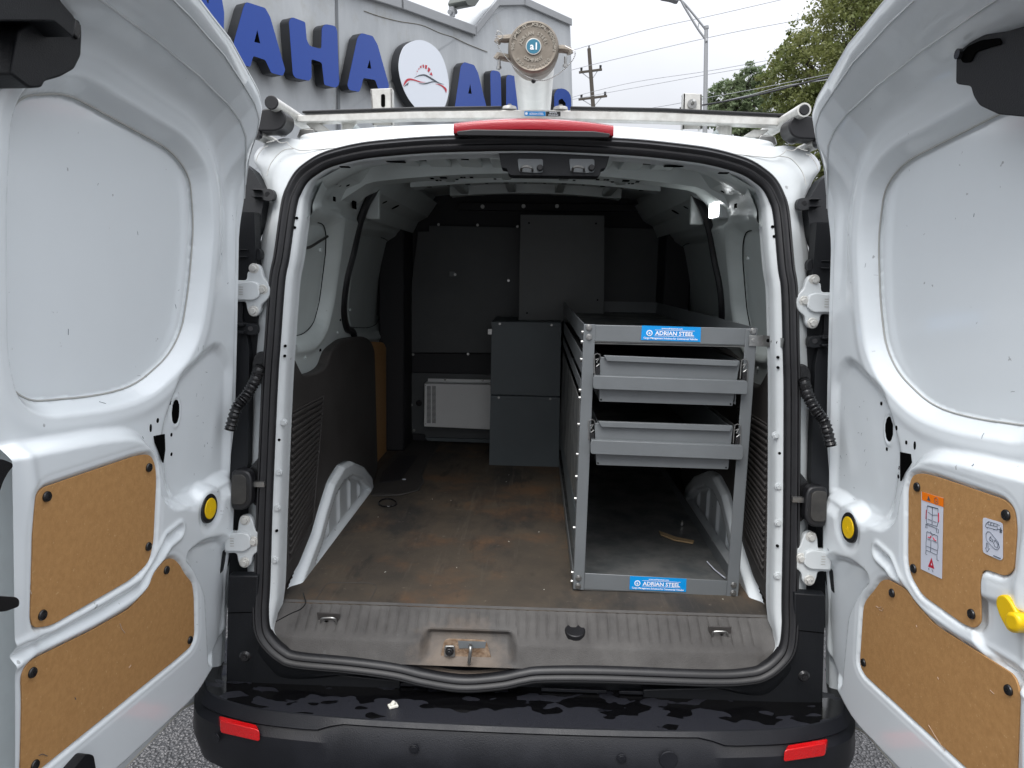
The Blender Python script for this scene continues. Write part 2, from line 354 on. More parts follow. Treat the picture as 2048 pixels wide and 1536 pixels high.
def sdf(px, pz, poly):
    """signed distance, negative inside, numpy arrays px,pz"""
    poly = np.array(poly, float); d = np.full(px.shape, 1e9); ins = np.zeros(px.shape, bool); n = len(poly)
    for i in range(n):
        ax, az = poly[i]; bx, bz = poly[(i+1) % n]; ex, ez = bx-ax, bz-az
        L2 = ex*ex+ez*ez+1e-12
        t = np.clip(((px-ax)*ex+(pz-az)*ez)/L2, 0, 1)
        d = np.minimum(d, np.hypot(px-ax-t*ex, pz-az-t*ez))
        c = ((az > pz) != (bz > pz)) & (px < (bx-ax)*(pz-az)/(bz-az+1e-15)+ax); ins ^= c
    return np.where(ins, -d, d)
def ldist(px, pz, line):
    d = np.full(px.shape, 1e9)
    for (ax, az), (bx, bz) in zip(line, line[1:]):
        ex, ez = bx-ax, bz-az; t = np.clip(((px-ax)*ex+(pz-az)*ez)/(ex*ex+ez*ez), 0, 1)
        d = np.minimum(d, np.hypot(px-ax-t*ex, pz-az-t*ez))
    return d
def text_mb(mb, s, org, xd, yd, h, width=None, thick=.0006, center=True, font_scale=1):
    """flat lettering: s set with its baseline at org, letter height h, along xd, up yd"""
    cu = bpy.data.curves.new('t', 'FONT'); cu.body = s; cu.size = 1; cu.resolution_u = 2; cu.offset = .022
    o = bpy.data.objects.new('t', cu); COL.objects.link(o)
    bpy.context.view_layer.update()
    me = bpy.data.meshes.new_from_object(o.evaluated_get(bpy.context.evaluated_depsgraph_get()))
    vs = [v.co.copy() for v in me.vertices]; fs = [tuple(p.vertices) for p in me.polygons]
    bpy.data.objects.remove(o); bpy.data.curves.remove(cu); bpy.data.meshes.remove(me)
    if not vs: return mb
    x0, x1 = min(v.x for v in vs), max(v.x for v in vs)
    sy = h/.70; sx = sy if not width else width/(x1-x0)
    xd, yd = V(xd).normalized(), V(yd).normalized(); nn = xd.cross(yd)
    off = (x0+x1)/2 if center else x0
    pts = [V(org)+xd*((v.x-off)*sx)+yd*(v.y*sy)+nn*thick for v in vs]
    return mb.add(pts, fs)
def slabpx(mb, px, Y, dy, r=0):
    if r: px = rnd(px, r)
    return mb.prism([P(x, y, Y=Y) for x, y in px], (0, dy, 0))

# ------------------------------------------------------------------ ground
g = MB().add([(-150, -120, 0), (150, -120, 0), (150, 200, 0), (-150, 200, 0)], [(0, 1, 2, 3)]).build('ground', ASPH, smooth=0, kind='structure')

# ------------------------------------------------------------------ the van
van = thing('cargo_van', 'white cargo van seen from behind with both rear doors swung open', 'van', (0, 0, 0))
# keys: (seal centre px) -> (outer edge px), left half from the bottom corner up to the top centre
KEYS = [((596,1318),(560,1380)),((565,1306),(520,1350)),((540,1283),(498,1310)),((526,1257),(488,1260)),((523,1215),(486,1215)),
 ((526,1160),(487,1160)),((531,1000),(490,1000)),((541,770),(495,770)),((547,680),(498,680)),((556,560),(503,560)),((565,511),(510,500)),
 ((579,412),(528,405)),((590,378),(514,345)),((606,352),(499,316)),((630,333),(508,294)),((652,321),(530,280)),((680,312),(562,272)),
 ((715,304),(590,275)),((757,298),(612,262)),((855,290),(760,249)),((950,287),(905,243))]
seal_l = [PR(*k[0]) for k in KEYS]; outer_l = [PR(*k[1], .022) for k in KEYS]
top_s = PR(1073, 286); top_s.x = 0; top_o = PR(1073, 238); top_o.x = 0
bot = [PR(x, y) for x, y in ((700,1328),(790,1340),(850,1354),(925,1365),(1000,1360),(1045,1351),(1085,1346),(1205,1349),(1420,1352))]
for p in bot[7:]: p.z = bot[0].z
seal = seal_l+[top_s]+[V((-p.x, p.y, p.z)) for p in seal_l[::-1]]+bot[::-1]
outer = outer_l+[top_o]+[V((-p.x, p.y, p.z)) for p in outer_l[::-1]]+[p+V((0, 0, -.04)) for p in bot[::-1]]
SC = [V(p) for p in cr(seal, 8)]; OC = [V(p) for p in cr(outer, 8)]
NS = len(SC)
def nrm_out(loop):
    o = []
    for i in range(len(loop)):
        d = loop[(i+1) % len(loop)]-loop[i-1]; n = V((-d.z, 0, d.x)).normalized()
        if n.dot(loop[i]-V((0, 0, 1.05))) < 0: n = -n
        o.append(n)
    return o
NO = nrm_out(SC)
# body ring
rows = []
depth_in = .045
KF = [float(S(np.array((SC[i].z-.47)/.12))) for i in range(NS)]
rows.append([SC[i]-NO[i]*(.020+.016*KF[i]*(1-.6*float(S(np.array((SC[i].z-1.50)/.14)))))+V((0, depth_in+.02, 0)) for i in range(NS)])
rows.append([SC[i]-NO[i]*(.018+.014*KF[i]*(1-.6*float(S(np.array((SC[i].z-1.50)/.14)))))+V((0, depth_in, 0)) for i in range(NS)])
rows.append([SC[i]-NO[i]*.016+V((0, .006, 0)) for i in range(NS)])
rows.append([SC[i]-NO[i]*.010 for i in range(NS)])
rows.append([SC[i]+NO[i]*.018 for i in range(NS)])
for t, yo in ((.30, .004), (.5, .003), (.62, .010), (.8, .014), (.93, .020), (1.0, .030), (1.03, .055), (1.035, .10)):
    rows.append([(SC[i]+NO[i]*.018).lerp(OC[i], t)+V((0, yo, 0)) for i in range(NS)])
mb = MB().grid(rows, True)
ring = mb.build('rear_body_frame', [WHITEB, BLACK], van, smooth=50)
for pl_ in ring.data.polygons:
    if pl_.center.z < (.60 if pl_.index >= 3*NS else .47): pl_.material_index = 1
# seam lines of sealer on the roof corners
for s in (-1, 1):
    mb = MB()
    for line in ([(575,284),(580,292),(597,300),(620,300),(700,293),(780,283),(870,277)], [(533,285),(545,283),(552,280),(562,286),(575,284)],
                 [(512,322),(516,310),(527,296),(536,292)], [(588,297),(568,300),(553,312),(540,330),(533,352)]):
        pts = [mirror(PR(x, y, -.001), s) for x, y in line]
        mb.tube([V(p) for p in cr(pts, 5, False)], .0012, 5)
    mb.build('seam_line', SEAMS, van)
# rubber seal, ribbed profile swept round the opening
prof = [(-.020, .004), (-.020, -.010), (-.015, -.017), (-.008, -.019), (-.004, -.013), (-.001, -.013), (.002, -.018), (.008, -.020), (.012, -.014), (.014, -.012), (.017, -.013), (.020, -.008), (.021, .004)]
prows = [[SC[i]+NO[i]*a+V((0, b, 0)) for i in range(NS)] for a, b in prof]
sealo = MB().grid(prows, True).build('door_seal', RUBBER, van, smooth=60)
# white flange (pinch weld) inside the seal with its holes and screws
KT = [KF[i]*(1-.62*float(S(np.array((SC[i].z-1.50)/.14)))) for i in range(NS)]
fl = MB().grid([[SC[i]-NO[i]*(.017+(a-.017)*KT[i])+V((0, b, 0)) for i in range(NS)] for a, b in ((.020, -.003), (.031, .0), (.036, .010), (.038, .035))], True)
flo = fl.build('inner_flange', [WHITEB, SILL], van, smooth=60)
for pl_ in flo.data.polygons:
    if pl_.center.z < .475: pl_.material_index = 1
for s in (-1, 1):
    for (x, y) in ((562,845),(552,945),(549,1016),(545,1120)):
        MB().bolt(mirror(PR(x+6, y, .0), s), (0, -1, 0), .006, .008).build('flange_screw', WHITEB, van)
    for (x, y) in ((590,436),(586,455),(567,692),(566,712),(555,880),(550,1062)):
        p = mirror(PR(x+3, y, -.0045), s); MB().cyl(p, p+V((0, .004, 0)), .0035, n=12).build('flange_hole', HOLE, van)

# exterior sides and roof (wrap forward from the frame)
def outer_side(t):
    o = []
    for p in OC[:]:
        q = p+V((0, .10+t*3.0, 0)); k = float(S(np.array(min(1, t*8))))
        wd = .80 if abs(p.x) > .58 else None
        f = 1+.16*k
        q.x = p.x*f
        if p.z < .55: q.z = p.z-.12*k
        o.append(q)
    return o
ext = [[p+V((0, .10, 0)) for p in OC]]+[outer_side(t) for t in (.02, .06, .12, .3, .65, .8)]
half = [r for r in ext]
# drop the bottom (underside) points of the loop
keep = [i for i in range(NS) if not (abs(OC[i].x) < .56 and OC[i].z < .6)]
start = max(range(len(keep)), key=lambda k: (keep[k]-keep[k-1]) % NS); keep = keep[start:]+keep[:start]
MB().grid([[r[i] for i in keep] for r in ext]).build('side_and_roof_skin', WHITEB, van, smooth=50)
front = [p+V((0, .001, 0)) for p in [ext[-1][i] for i in keep]]
MB().add(front, [tuple(range(len(front)))]).build('cab_bulk', DARK, van, smooth=0)
MB().box((-.80, .12, .19), (.80, 2.5, .24)).build('underbody', DARK, van, smooth=0)
for s in (-1, 1):
    wh = MB().cyl((s*.66, 1.0, .31), (s*.84, 1.0, .31), .31, n=40).build('wheel', RUBBER, van, bevel=.02)
    MB().cyl((s*.845, 1.0, .31), (s*.85, 1.0, .31), .19, n=32).build('rim', STEEL, wh)

# black lamp housings, brackets, hinges, gaiter, door stop: each side
hous = [(484,325),(506,342),(528,383),(529,398),(524,420),(519,452),(508,472),(504,500),(498,520),(489,545),(484,640),(492,660),(498,700),(496,930),(486,950),(440,1150),(440,320)]
for s in (-1, 1):
    pts = [mirror(PR(x, y, -.004), s) for x, y in rnd(hous, 5, 3)]
    MB().prism(pts, (0, .05, 0)).build('lamp_housing', BLACK, van, bevel=.003)
    MB().box((s*.675, .05, .50), (s*.80, .09, 1.52)).build('lamp_cavity', BLACK, van, smooth=0)
    for k, (x, y) in enumerate(((535,388),(510,507),(501,657))):
        mb = MB()
        q = [(x-30, y-12), (x+8, y-10), (x+13, y-3), (x+12, y+11), (x+4, y+14), (x-26, y+9)]
        mb.prism([mirror(PR(a, b, -.012), s) for a, b in rnd(q, 4, 3)], (0, .02, 0))
        mb.box(mirror(PR(x-34, y-9, -.03), s), mirror(PR(x-6, y-6, .0), s)).box(mirror(PR(x-34, y+5, -.03), s), mirror(PR(x-6, y+8, .0), s))
        br = mb.build('housing_bracket', BLACK, van, bevel=.001)
        MB().cyl(mirror(PR(x, y, -.014), s), mirror(PR(x, y, -.010), s), .006, n=14).build('bracket_screw', RUBBER, br)
    for dx, dy in ((0, 0), (-18, 503)):
        q = [(494,548),(496,534),(508,526),(520,531),(525,545),(527,556),(537,566),(541,580),(539,592),(533,601),(522,609),(521,624),(511,634),(499,631),(493,618),(492,603),(466,604),(466,560),(493,561)]
        off = -.013
        mb = MB().prism([mirror(PR(a+dx, b+dy, off), s) for a, b in rnd(q, 8, 4)], (0, .016, 0))
        mb.prism([mirror(PR(a+dx, b+dy, off-.010), s) for a, b in rnd([(466,566),(503,562),(517,568),(519,592),(506,601),(466,600)], 6, 4)], (0, .014, 0))
        hg = mb.build('hinge', WHITEB, van, bevel=.003, seg=3)
        for (bx, by) in ((508,537),(525,580),(507,622)):
            MB().bolt(mirror(PR(bx+dx, by+dy, off), s), (0, -1, 0), .0085, .009, 1.6).build('hinge_bolt', ALU, hg, bevel=.0008)
        mt = MB()
        for k in range(4): mt.box(mirror(PR(478+dx, 573+dy+k*5, off-.0108), s), mirror(PR(486+dx, 575+dy+k*5, off-.010), s))
        mt.build('cast_mark', SEAMS, hg, smooth=0)
    # gaiter
    q = [(503,768),(503,725),(510,708),(522,702),(536,708),(540,730),(536,768)]
    MB().prism([mirror(PR(a, b, -.006), s) for a, b in rnd(q, 12, 4)], (0, .03, 0)).build('gaiter_boot', BLACKG, van, bevel=.004)
    path = [V(p) for p in cr([mirror(PR(518, 735, -.02), s), mirror(PR(508, 765, -.05), s), mirror(PR(490, 795, -.07), s), mirror(PR(474, 815, -.08), s), mirror(PR(460, 860, -.08), s)], 16, False)]
    MB().tube(path, .012, 14, rf=lambda t: .0125+.0022*math.cos(t*150)).build('wiring_gaiter', BLACKG, van, smooth=60)
    # door stop buffer and strap
    q = [(462,942),(485,940),(498,945),(503,958),(503,1002),(497,1015),(485,1021),(462,1020)]
    ds = MB().prism([mirror(PR(a, b, -.045), s) for a, b in rnd(q, 10, 4)], (0, .03, 0)).build('stop_buffer', RUBBER, van, bevel=.004)
    MB().prism([mirror(PR(a, b, -.048), s) for a, b in rnd([(462,950),(484,949),(492,956),(492,1002),(486,1010),(462,1010)], 8, 4)], (0, .004, 0)).build('buffer_face', RUBBERD, ds, bevel=.002)
    MB().prism([mirror(PR(a, b, -.006), s) for a, b in [(495,940),(517,915),(524,930),(524,1000),(510,1012),(500,1000)]], (0, .012, 0)).build('check_plate', BLACKG, van, bevel=.002)
    MB().bar(mirror(PR(500, 968, -.025), s), mirror(PR(530, 968, -.025), s), .012, .012).build('check_arm', STEEL, van)
    # lower black corner trim
    q = [(456,1152),(516,1152),(513,1250),(524,1290),(550,1322),(600,1342),(700,1352),(800,1362),(800,1378),(452,1376)]
    co = MB().prism([mirror(P(a, b, Y=-.085), s) for a, b in q], (0, .03, 0)).build('corner_trim', BLACK, van, bevel=.003)
    MB().bar(mirror(P(456, 1226, Y=-.0855), s), mirror(P(514, 1224, Y=-.0855), s), .0015, .002).build('trim_joint', HOLE, co)
    p = mirror(P(490, 1313, Y=-.120), s); MB().cyl(p, p-V((0, .005, 0)), .014, .010, 24).cyl(p-V((0, .005, 0)), p-V((0, .008, 0)), .006, n=12).build('trim_clip', BLACKG, co)

# header lamp
def hl(pts, Y0, d, name, m, par, bev=.003):
    return MB().prism([V((p[0], Y0+(p[2] if len(p) > 2 else 0), p[1])) for p in pts], (0, d, 0)).build(name, m, par, bevel=bev, seg=3)
a, b = P(907, 243, Y=.10), P(1228, 246, Y=.10)
lx0, lx1 = a.x, b.x
zt = P(1067, 238, Y=.10).z; zb = P(1067, 262, Y=.10).z
bl = MB()
rowsT = []
for i in range(41):
    t = i/40; x = lx0+(lx1-lx0)*t; e = 1-(2*t-1)**2
    zz = zt-.010*(1-e)
    y0 = .085+.02*(1-e)
    rowsT.append([V((x, y0+.05, zz+.002)), V((x, y0+.012, zz+.001)), V((x, y0, zz-.004)), V((x, y0-.004, zz-.014)), V((x, y0, zb-.008*(1-e))), V((x, y0+.05, zb-.008*(1-e)))])
lamp = bl.grid(rowsT).add([p for p in rowsT[0]]+[p for p in rowsT[-1]], [tuple(range(6)), tuple(range(6, 12))]).build('brake_light', RED, van, smooth=40, bevel=.0015)
MB().prism([V((lx0+.010, .083, zb-.006)), V((lx0+.05, .083, zb-.001)), V((lx1-.05, .083, zb-.001)), V((lx1-.010, .083, zb-.006)), V((lx1-.012, .083, zb-.016)), V((lx0+.012, .083, zb-.016))], (0, .07, 0)).build('lamp_gasket', BLACKG, lamp, bevel=.002)

# bumper -------------------------------------------------------------
plan = [(-.82, .50), (-.815, .25), (-.805, .06), (-.790, -.06), (-.765, -.120), (-.735, -.153), (-.66, -.188), (-.556, -.212), (-.332, -.230), (0, -.236)]
plan = plan+[(-x, y) for x, y in plan[:-1][::-1]]
PL = [np.array(p) for p in cr(plan, 8, False)]
def bn(i):
    d = PL[min(i+1, len(PL)-1)]-PL[max(i-1, 0)]; n = np.array([d[1], -d[0]]); return n/np.linalg.norm(n)
def band(x):
    k = float(S(np.array((abs(x+.0)-.40)/.07))); return .011+.018*k
brow = [[] for _ in range(9)]
for i, p in enumerate(PL):
    n = bn(i); x = p[0]; bh = band(x); zl = .380
    sec = [(0, zl), (.004, zl-.001), (.010+bh*.25, zl-bh+.002), (.004+bh*.25, zl-bh-.005), (.027, .33), (.032, .27), (.018, .215), (-.02, .180), (-.14, .165)]
    for j, (o_, z) in enumerate(sec):
        q = p+n*o_; brow[j].append(V((q[0], q[1], z)))
bump = MB().grid(brow).build('bumper', BUMP, van, smooth=28)
top = [[V((p[0], p[1], .380)) for p in PL]]
for t in (.25, .5, .75, 1):
    top.append([V((p[0]*(1-.10*t), p[1]+(max(-.05, p[1]+.02)-p[1])*t, .380-.012*t)) for p in PL])
MB().grid(top).build('bumper_step', WETB, bump, smooth=40)
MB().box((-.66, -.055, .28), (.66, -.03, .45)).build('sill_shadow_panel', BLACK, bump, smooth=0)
for x0, x1 in ((-.50, -.33), (-.30, -.16), (.05, .21), (.24, .38)):
    MB().box((x0, -.078, .372), (x1, -.070, .380)).build('step_rib', BUMP, bump, bevel=.001)
for s in (-1, 1):
    q = [(440,1440),(518,1460),(521,1482),(519,1486),(441,1467),(439,1445)]
    pts = []
    for x, y in rnd([(440,1441),(519,1461),(520,1484),(441,1466)], 5, 3):
        pp = P(x, y, Y=-.2)
        for _ in range(4): yy = float(np.interp(pp.x, [q_[0] for q_ in PL], [q_[1] for q_ in PL])); pp = P(x, y, Y=yy-.040)
        pts.append(mirror(pp, s))
    rf = MB().prism(pts, (s*.012, .02, 0)).build('reflector', REDR, bump, bevel=.002)
    lo = [p_+V((0, -.006, 0)) for p_ in pts]
    zc = min(p_.z for p_ in pts)
for (x, y, rr) in ((828,1498,.011),(1243,1517,.011),(1337,1519,.021),(433,1475,.011)):
    p = P(x, y, Y=-.25); yy = float(np.interp(p.x, [q[0] for q in PL], [q[1] for q in PL])); p = P(x, y, Y=yy-.0305)
    nx = bn(int(np.argmin([abs(q[0]-p.x) for q in PL]))); nv = V((nx[0], nx[1], 0))
    mb = MB(); mb.cyl(p, p+nv*.0025, rr, rr*.96, 30)
    if rr < .02: mb.cyl(p+nv*.0025, p+nv*.0035, rr*.7, rr*.66, 30)
    mb.build('parking_sensor' if rr < .02 else 'tow_cover', BUMP, bump, bevel=.0008)

# ------------------------------------------------------------------ inside of the van
FZ = .55
MB().box((-.68, -.01, FZ-.02), (.68, 1.86, FZ)).build('cargo_floor', CARPET, van, smooth=0)
# sill scuff plate
xs = np.arange(-.625, .6251, .0025)
ra = P(1040, 1222, Z=FZ).y
rx0, rx1 = P(862, 1300, Y=-.08).x, P(1012, 1300, Y=-.08).x
zc = P(1040, 1291, Y=-.092).z; zd = P(700, 1322, Y=-.112).z-.004
srow = []
nT = 26
for j in range(nT+1):
    t = j/nT; r_ = []
    for x in xs:
        rec = float(S(np.array((x-rx0+.03)/.03))*S(np.array((rx1+.03-x)/.03)))
        if t < .55:
            k = t/.55; y = -.002+(-.090+.002)*k; z = FZ+.004+(zc-FZ-.004)*k
            y += rec*.040*S(np.array((k-.6)/.4))
            ph = (x*40) % 1
            if .08 < k < (.78 if rec < .02 else .55) and abs(x) < .57: z -= .0036*math.exp(-((ph-.5)/.15)**2)
            z -= rec*.0*k
        else:
            k = (t-.55)/.45
            y = -.090-.022*k; z = zc+(zd-zc)*k
            y += rec*.042*(1-k)**.5
        e = abs(x)/.625
        z += .03*max(0, e-.93)/.07*t
        y += .02*max(0, e-.9)/.1*t
        r_.append(V((x, y, z)))
    srow.append(r_)
sp = MB().grid(srow).build('sill_plate', SILL, van, smooth=32)
# latch pocket: dusty floor, striker loop, buffer
c = P(935, 1305, Y=-.062)
MB().prism([P(x, y, Y=-.086) for x, y in rnd([(880,1318),(888,1282),(896,1278),(972,1281),(984,1322),(950,1328),(900,1325)], 8, 4)], (0, .004, 0)).build('latch_pocket', BONE, sp, bevel=.001)
MB().prism([P(x, y, Y=-.0875) for x, y in [(916,1282),(972,1284),(970,1296),(918,1297)]], (0, .003, 0)).build('pocket_plate', GREYM, sp)
MB().tube([V(p) for p in cr([P(940, 1290, Y=-.088), P(941, 1294, Y=-.114), P(940, 1310, Y=-.120), P(938, 1325, Y=-.114), P(938, 1327, Y=-.086)], 6, False)], .0042, 10).build('striker', STEEL, sp)
mb = MB().prism([P(x, y, Y=-.092) for x, y in rnd([(889,1292),(909,1292),(910,1314),(888,1313)], 3, 3)], (0, .006, 0)); mb.build('buffer_plate', STEEL, sp, bevel=.001)
p = P(899, 1303, Y=-.094); MB().cyl(p, p-V((0, .006, 0)), .011, .009, 22).cyl(p-V((0, .006, 0)), p-V((0, .010, 0)), .005, n=12).build('rubber_buffer', BLACKG, sp, bevel=.001)
for (x, y) in ((657,1241),(1440,1268)):
    yy = -.048
    def Q(a, b, o=0): return P(a, b, Y=yy+o)
    lp = MB().prism([Q(x-24, y-16), Q(x+24, y-14), Q(x+20, y+7), Q(x-20, y+6)], (0, .004, 0)).build('anchor_recess', TRIM, sp, bevel=.002)
    MB().prism([Q(x-18, y+1, -.003), Q(x+18, y+2, -.003), Q(x+17, y+7, -.003), Q(x-18, y+6, -.003)], (0, .003, 0)).build('anchor_slot', HOLE, lp)
    MB().tube([V(p) for p in cr([Q(x-16, y+5, -.006), Q(x-14, y-3, -.010), Q(x-8, y-5, -.012), Q(x+8, y-5, -.012), Q(x+14, y-2, -.010), Q(x+16, y+6, -.006)], 5, False)], .0026, 8).build('lashing_loop', STEEL, lp)
p = P(1150, 1263, Y=-.052); MB().cyl(p+V((0, .004, -.02)), p+V((0, -.002, .006)), .027, .025, 30).build('sill_plug', RUBBER, sp, bevel=.002)

# side walls ---------------------------------------------------------
def Xw(z): return .648-.24*np.clip(z-.95, 0, None)**2-.35*np.clip(z-1.5, 0, None)**1.6
def PWz(px, py, w=0.0):
    X = -.62
    for _ in range(8): p = P(px, py, X=X); X = -float(Xw(np.array(p.z)))-w
    return (p.y, p.z)
ys = np.arange(.02, 1.86, .005); zs = np.arange(.54, 1.76, .005)
YG, ZG = np.meshgrid(ys, zs, indexing='ij')
arc_px = [(762,372),(740,392),(722,430),(705,500),(690,560),(684,620),(690,655),(706,678)]
arc = [PWz(x, y) for x, y in arc_px]; arc = [(1.9, arc[0][1]+.01), (1.25, arc[0][1]+.008)]+arc+[(arc[-1][0]+.05, .9), (arc[-1][0]+.04, .54)]
arcs = [tuple(p) for p in cr(arc, 6, False)]
slide_poly = arcs+[(2.0, .5), (2.0, 1.7)]
dsl = sdf(YG, ZG, slide_poly)
q1 = [PWz(x, y, .03) for x, y in rnd([(560,440),(648,446),(653,470),(652,505),(640,600),(628,648),(606,670),(560,676)], 14, 4)]
dq1 = sdf(YG, ZG, q1)
q2 = [PWz(x, y, .09) for x, y in rnd([(700,468),(766,476),(777,486),(776,520),(765,600),(752,648),(735,656),(690,655),(680,600)], 12, 4)]
dq2 = sdf(YG, ZG, q2)
led = [PWz(x, y, -.01) for x, y in [(560,672),(600,690),(640,712),(652,740),(560,760)]]
RLw = lambda q_: .75*np.clip(q_, 0, 1)+.25*S(q_)
W = .055*S(-dsl/.02)
W += .030*RLw(1-dq1/.026)+.005*(dq1 < 0)
W += .028*RLw(1-dq2/.024)*(dsl < 0)+.005*((dq2 < 0) & (dsl < 0))
W -= .008*np.exp(-((dq1-.04)/.012)**2)
W -= .010*np.exp(-((dq2-.05)/.012)**2)*(dsl < 0)
W += .012*S((ZG-1.53)/.02)*(dsl > 0)*S((YG-.10)/.05)
W -= .035*S((.62+.02-(ZG-.54))/.03)*0
W += .006*np.sin(YG*9+ZG*4)*S((ZG-1.45)/.1)*(dsl > 0)
XG = Xw(ZG)+W; YG = YG+(np.interp(ZG, [.42, .62, .95, 1.3, 1.75, 1.9], [-.11, -.06, 0, .045, .15, .20])+.02)*(1-S((YG-.02)/.5))
F = grid_faces(len(ys), len(zs))
for s in (-1, 1):
    vs = np.stack([s*XG, YG, ZG], -1).reshape(-1, 3)
    wl = np_build('side_wall', vs, F if s > 0 else F[:, ::-1], WHITEI, van, sharp=60)
    # slide door weatherstrip and joints
    path = [V((s*(Xw(np.array(z))-.004), y, z)) for y, z in arcs if y < 1.7 and z > 1.12]
    MB().tube(path, .013, 8).build('arch_weatherstrip', RUBBER, wl)
    for q, o in ((q1, .031), (q2, .084)):
        q_ = [V((s*(float(Xw(np.array(z)))+o), y, z)) for y, z in q]
        q_ = [p_ for p_ in q_ if p_.y > .19]; k0 = max(range(len(q_)), key=lambda i: (q_[i]-q_[i-1]).length); q_ = q_[k0:]+q_[:k0]
        MB().tube(q_, .0016, 5).build('panel_joint', HOLE, wl)
    for (x, y, r_) in ((708,408,.014),(668,398,.006),(640,700,.004),(680,640,.003)):
        yy, zz = PWz(x, y); X = s*(float(Xw(np.array(zz)))-.0025)
        MB().box((X, yy-r_*1.6, zz-r_), (X+s*.003, yy+r_*1.6, zz+r_)).build('wall_slot', HOLE, wl, smooth=0)
    for (x, y) in ((640,500),(655,655),(675,665),(610,715),(700,620)):
        yy, zz = PWz(x, y); X = s*(float(Xw(np.array(zz)))-.004); MB().cyl((X, yy, zz), (X+s*.006, yy, zz), .005, n=10).build('wall_rivet', WHITEI, wl)
    # black pillar beside the partition
    MB().box((s*.58, 1.60, FZ), (s*.70, 1.85, 1.70)).build('pillar_liner', DARK, van, bevel=.01)
    # hardboard on the sliding door
    bp_ = [PWz(x, y, .012) for x, y in rnd([(742,683),(770,685),(779,705),(783,800),(784,880),(776,905),(752,934),(742,930)], 5, 3)]
    MB().prism([V((s*(float(Xw(np.array(z)))+.018), y, z)) for y, z in bp_], (s*.004, 0, 0)).build('sliding_door_board', BOARD, van)
    # moulded lower trim with wheel arch cut-out
    XT = .610
    tq = [(562,1188),(566,712),(580,708),(590,716),(600,738),(608,752),(640,744),(655,732),(664,700),(690,678),(728,672),(742,680),(750,700),(756,936),(738,992),(733,950),(718,930),(696,920),(676,928),(655,962),(638,1015),(624,1065),(598,1130)]
    tp = [P(x, y, X=-XT) for x, y in rnd(tq, 9, 4)]
    pts = [V((s*XT, p.y, p.z)) for p in tp]
    tr = MB().prism(pts, (s*.035, 0, 0)).build('lower_trim', TRIM, van, bevel=.006, seg=3)
    vq = [P(x, y, X=-XT) for x, y in ((583,832),(644,800),(622,1030),(578,1122))]
    lo, hi = [(vq[0].y, vq[0].z), (vq[3].y, vq[3].z)], [(vq[1].y, vq[1].z), (vq[2].y, vq[2].z)]
    mb = MB(); mf = MB()
    n = 21
    for k in range(n):
        t = k/n; a_ = np.array(lo[0])*(1-t)+np.array(lo[1])*t; b_ = np.array(hi[0])*(1-t)+np.array(hi[1])*t
        mb.bar((s*(XT-.002), a_[0], a_[1]), (s*(XT-.002), b_[0], b_[1]), .008, .009, up=V((0, 0, 1)))
    mb.build('vent_slats', TRIM, tr, bevel=.002, kind='stuff')
    fr = [P(x, y, X=-XT) for x, y in ((578,828),(646,792),(626,1040),(574,1130))]
    MB().tube([V((s*(XT-.001), p.y, p.z)) for p in fr]+[V((s*(XT-.001), fr[0].y, fr[0].z))], .003, 6).build('vent_rim', TRIM, tr)
    # steel wheel housing
    wq = [P(x, y, X=-.618) for x, y in [(570,1205),(598,1130),(624,1065),(638,1015),(655,962),(676,928),(696,918),(718,928),(735,950),(742,1000),(730,1030)]]
    wy = [p.y for p in wq]; wz = [p.z for p in wq]
    yy = np.arange(-.01, 1.08, .006); zz = np.arange(.545, .80, .006); A, B = np.meshgrid(yy, zz, indexing='ij')
    outl = [(y, z) for y, z in zip(wy, wz)]+[(1.04, .50), (-.05, .50)]
    d = sdf(A, B, outl)
    XX = .624-.028*S(-d/.014)+.020*S((-d-.052)/.012)
    for yc in (.42, .55, .69, .83): XX -= .009*np.exp(-((A-yc)/.010)**2)*S((-d-.062)/.02)
    vs = np.stack([s*XX, A, B], -1).reshape(-1, 3); ff = grid_faces(len(yy), len(zz)); dd = d.reshape(-1)
    ff = ff[(dd[ff] < .006).all(1)]
    np_build('wheel_housing', vs, ff if s > 0 else ff[:, ::-1], WHITE, van, sharp=60)
# ceiling ------------------------------------------------------------
def zroof(x): return 1.765-.05*(x/.6)**2
roofrows = [[V((x, y, zroof(x))) for x in np.linspace(-.62, .62, 33)] for y in np.linspace(.24, 1.86, 12)]
MB().grid(roofrows).build('roof_lining', WHITEI, van, smooth=60)
def bow(yc, wd, z0, drop, xw, name='roof_bow', m=WHITEI, ed=.05):
    rws = []
    for x in np.linspace(-xw, xw, 49):
        e = abs(x)/xw; zz = z0-.05*(x/.6)**2-ed*max(0, e-.86)/.14; sp_ = wd*(1+.9*max(0, e-.85)/.15)
        rws.append([V((x, yc-sp_/2-.01, zz+drop)), V((x, yc-sp_/2, zz)), V((x, yc+sp_/2, zz)), V((x, yc+sp_/2+.01, zz+drop))])
    return MB().grid(rws).build(name, m, van, smooth=50)
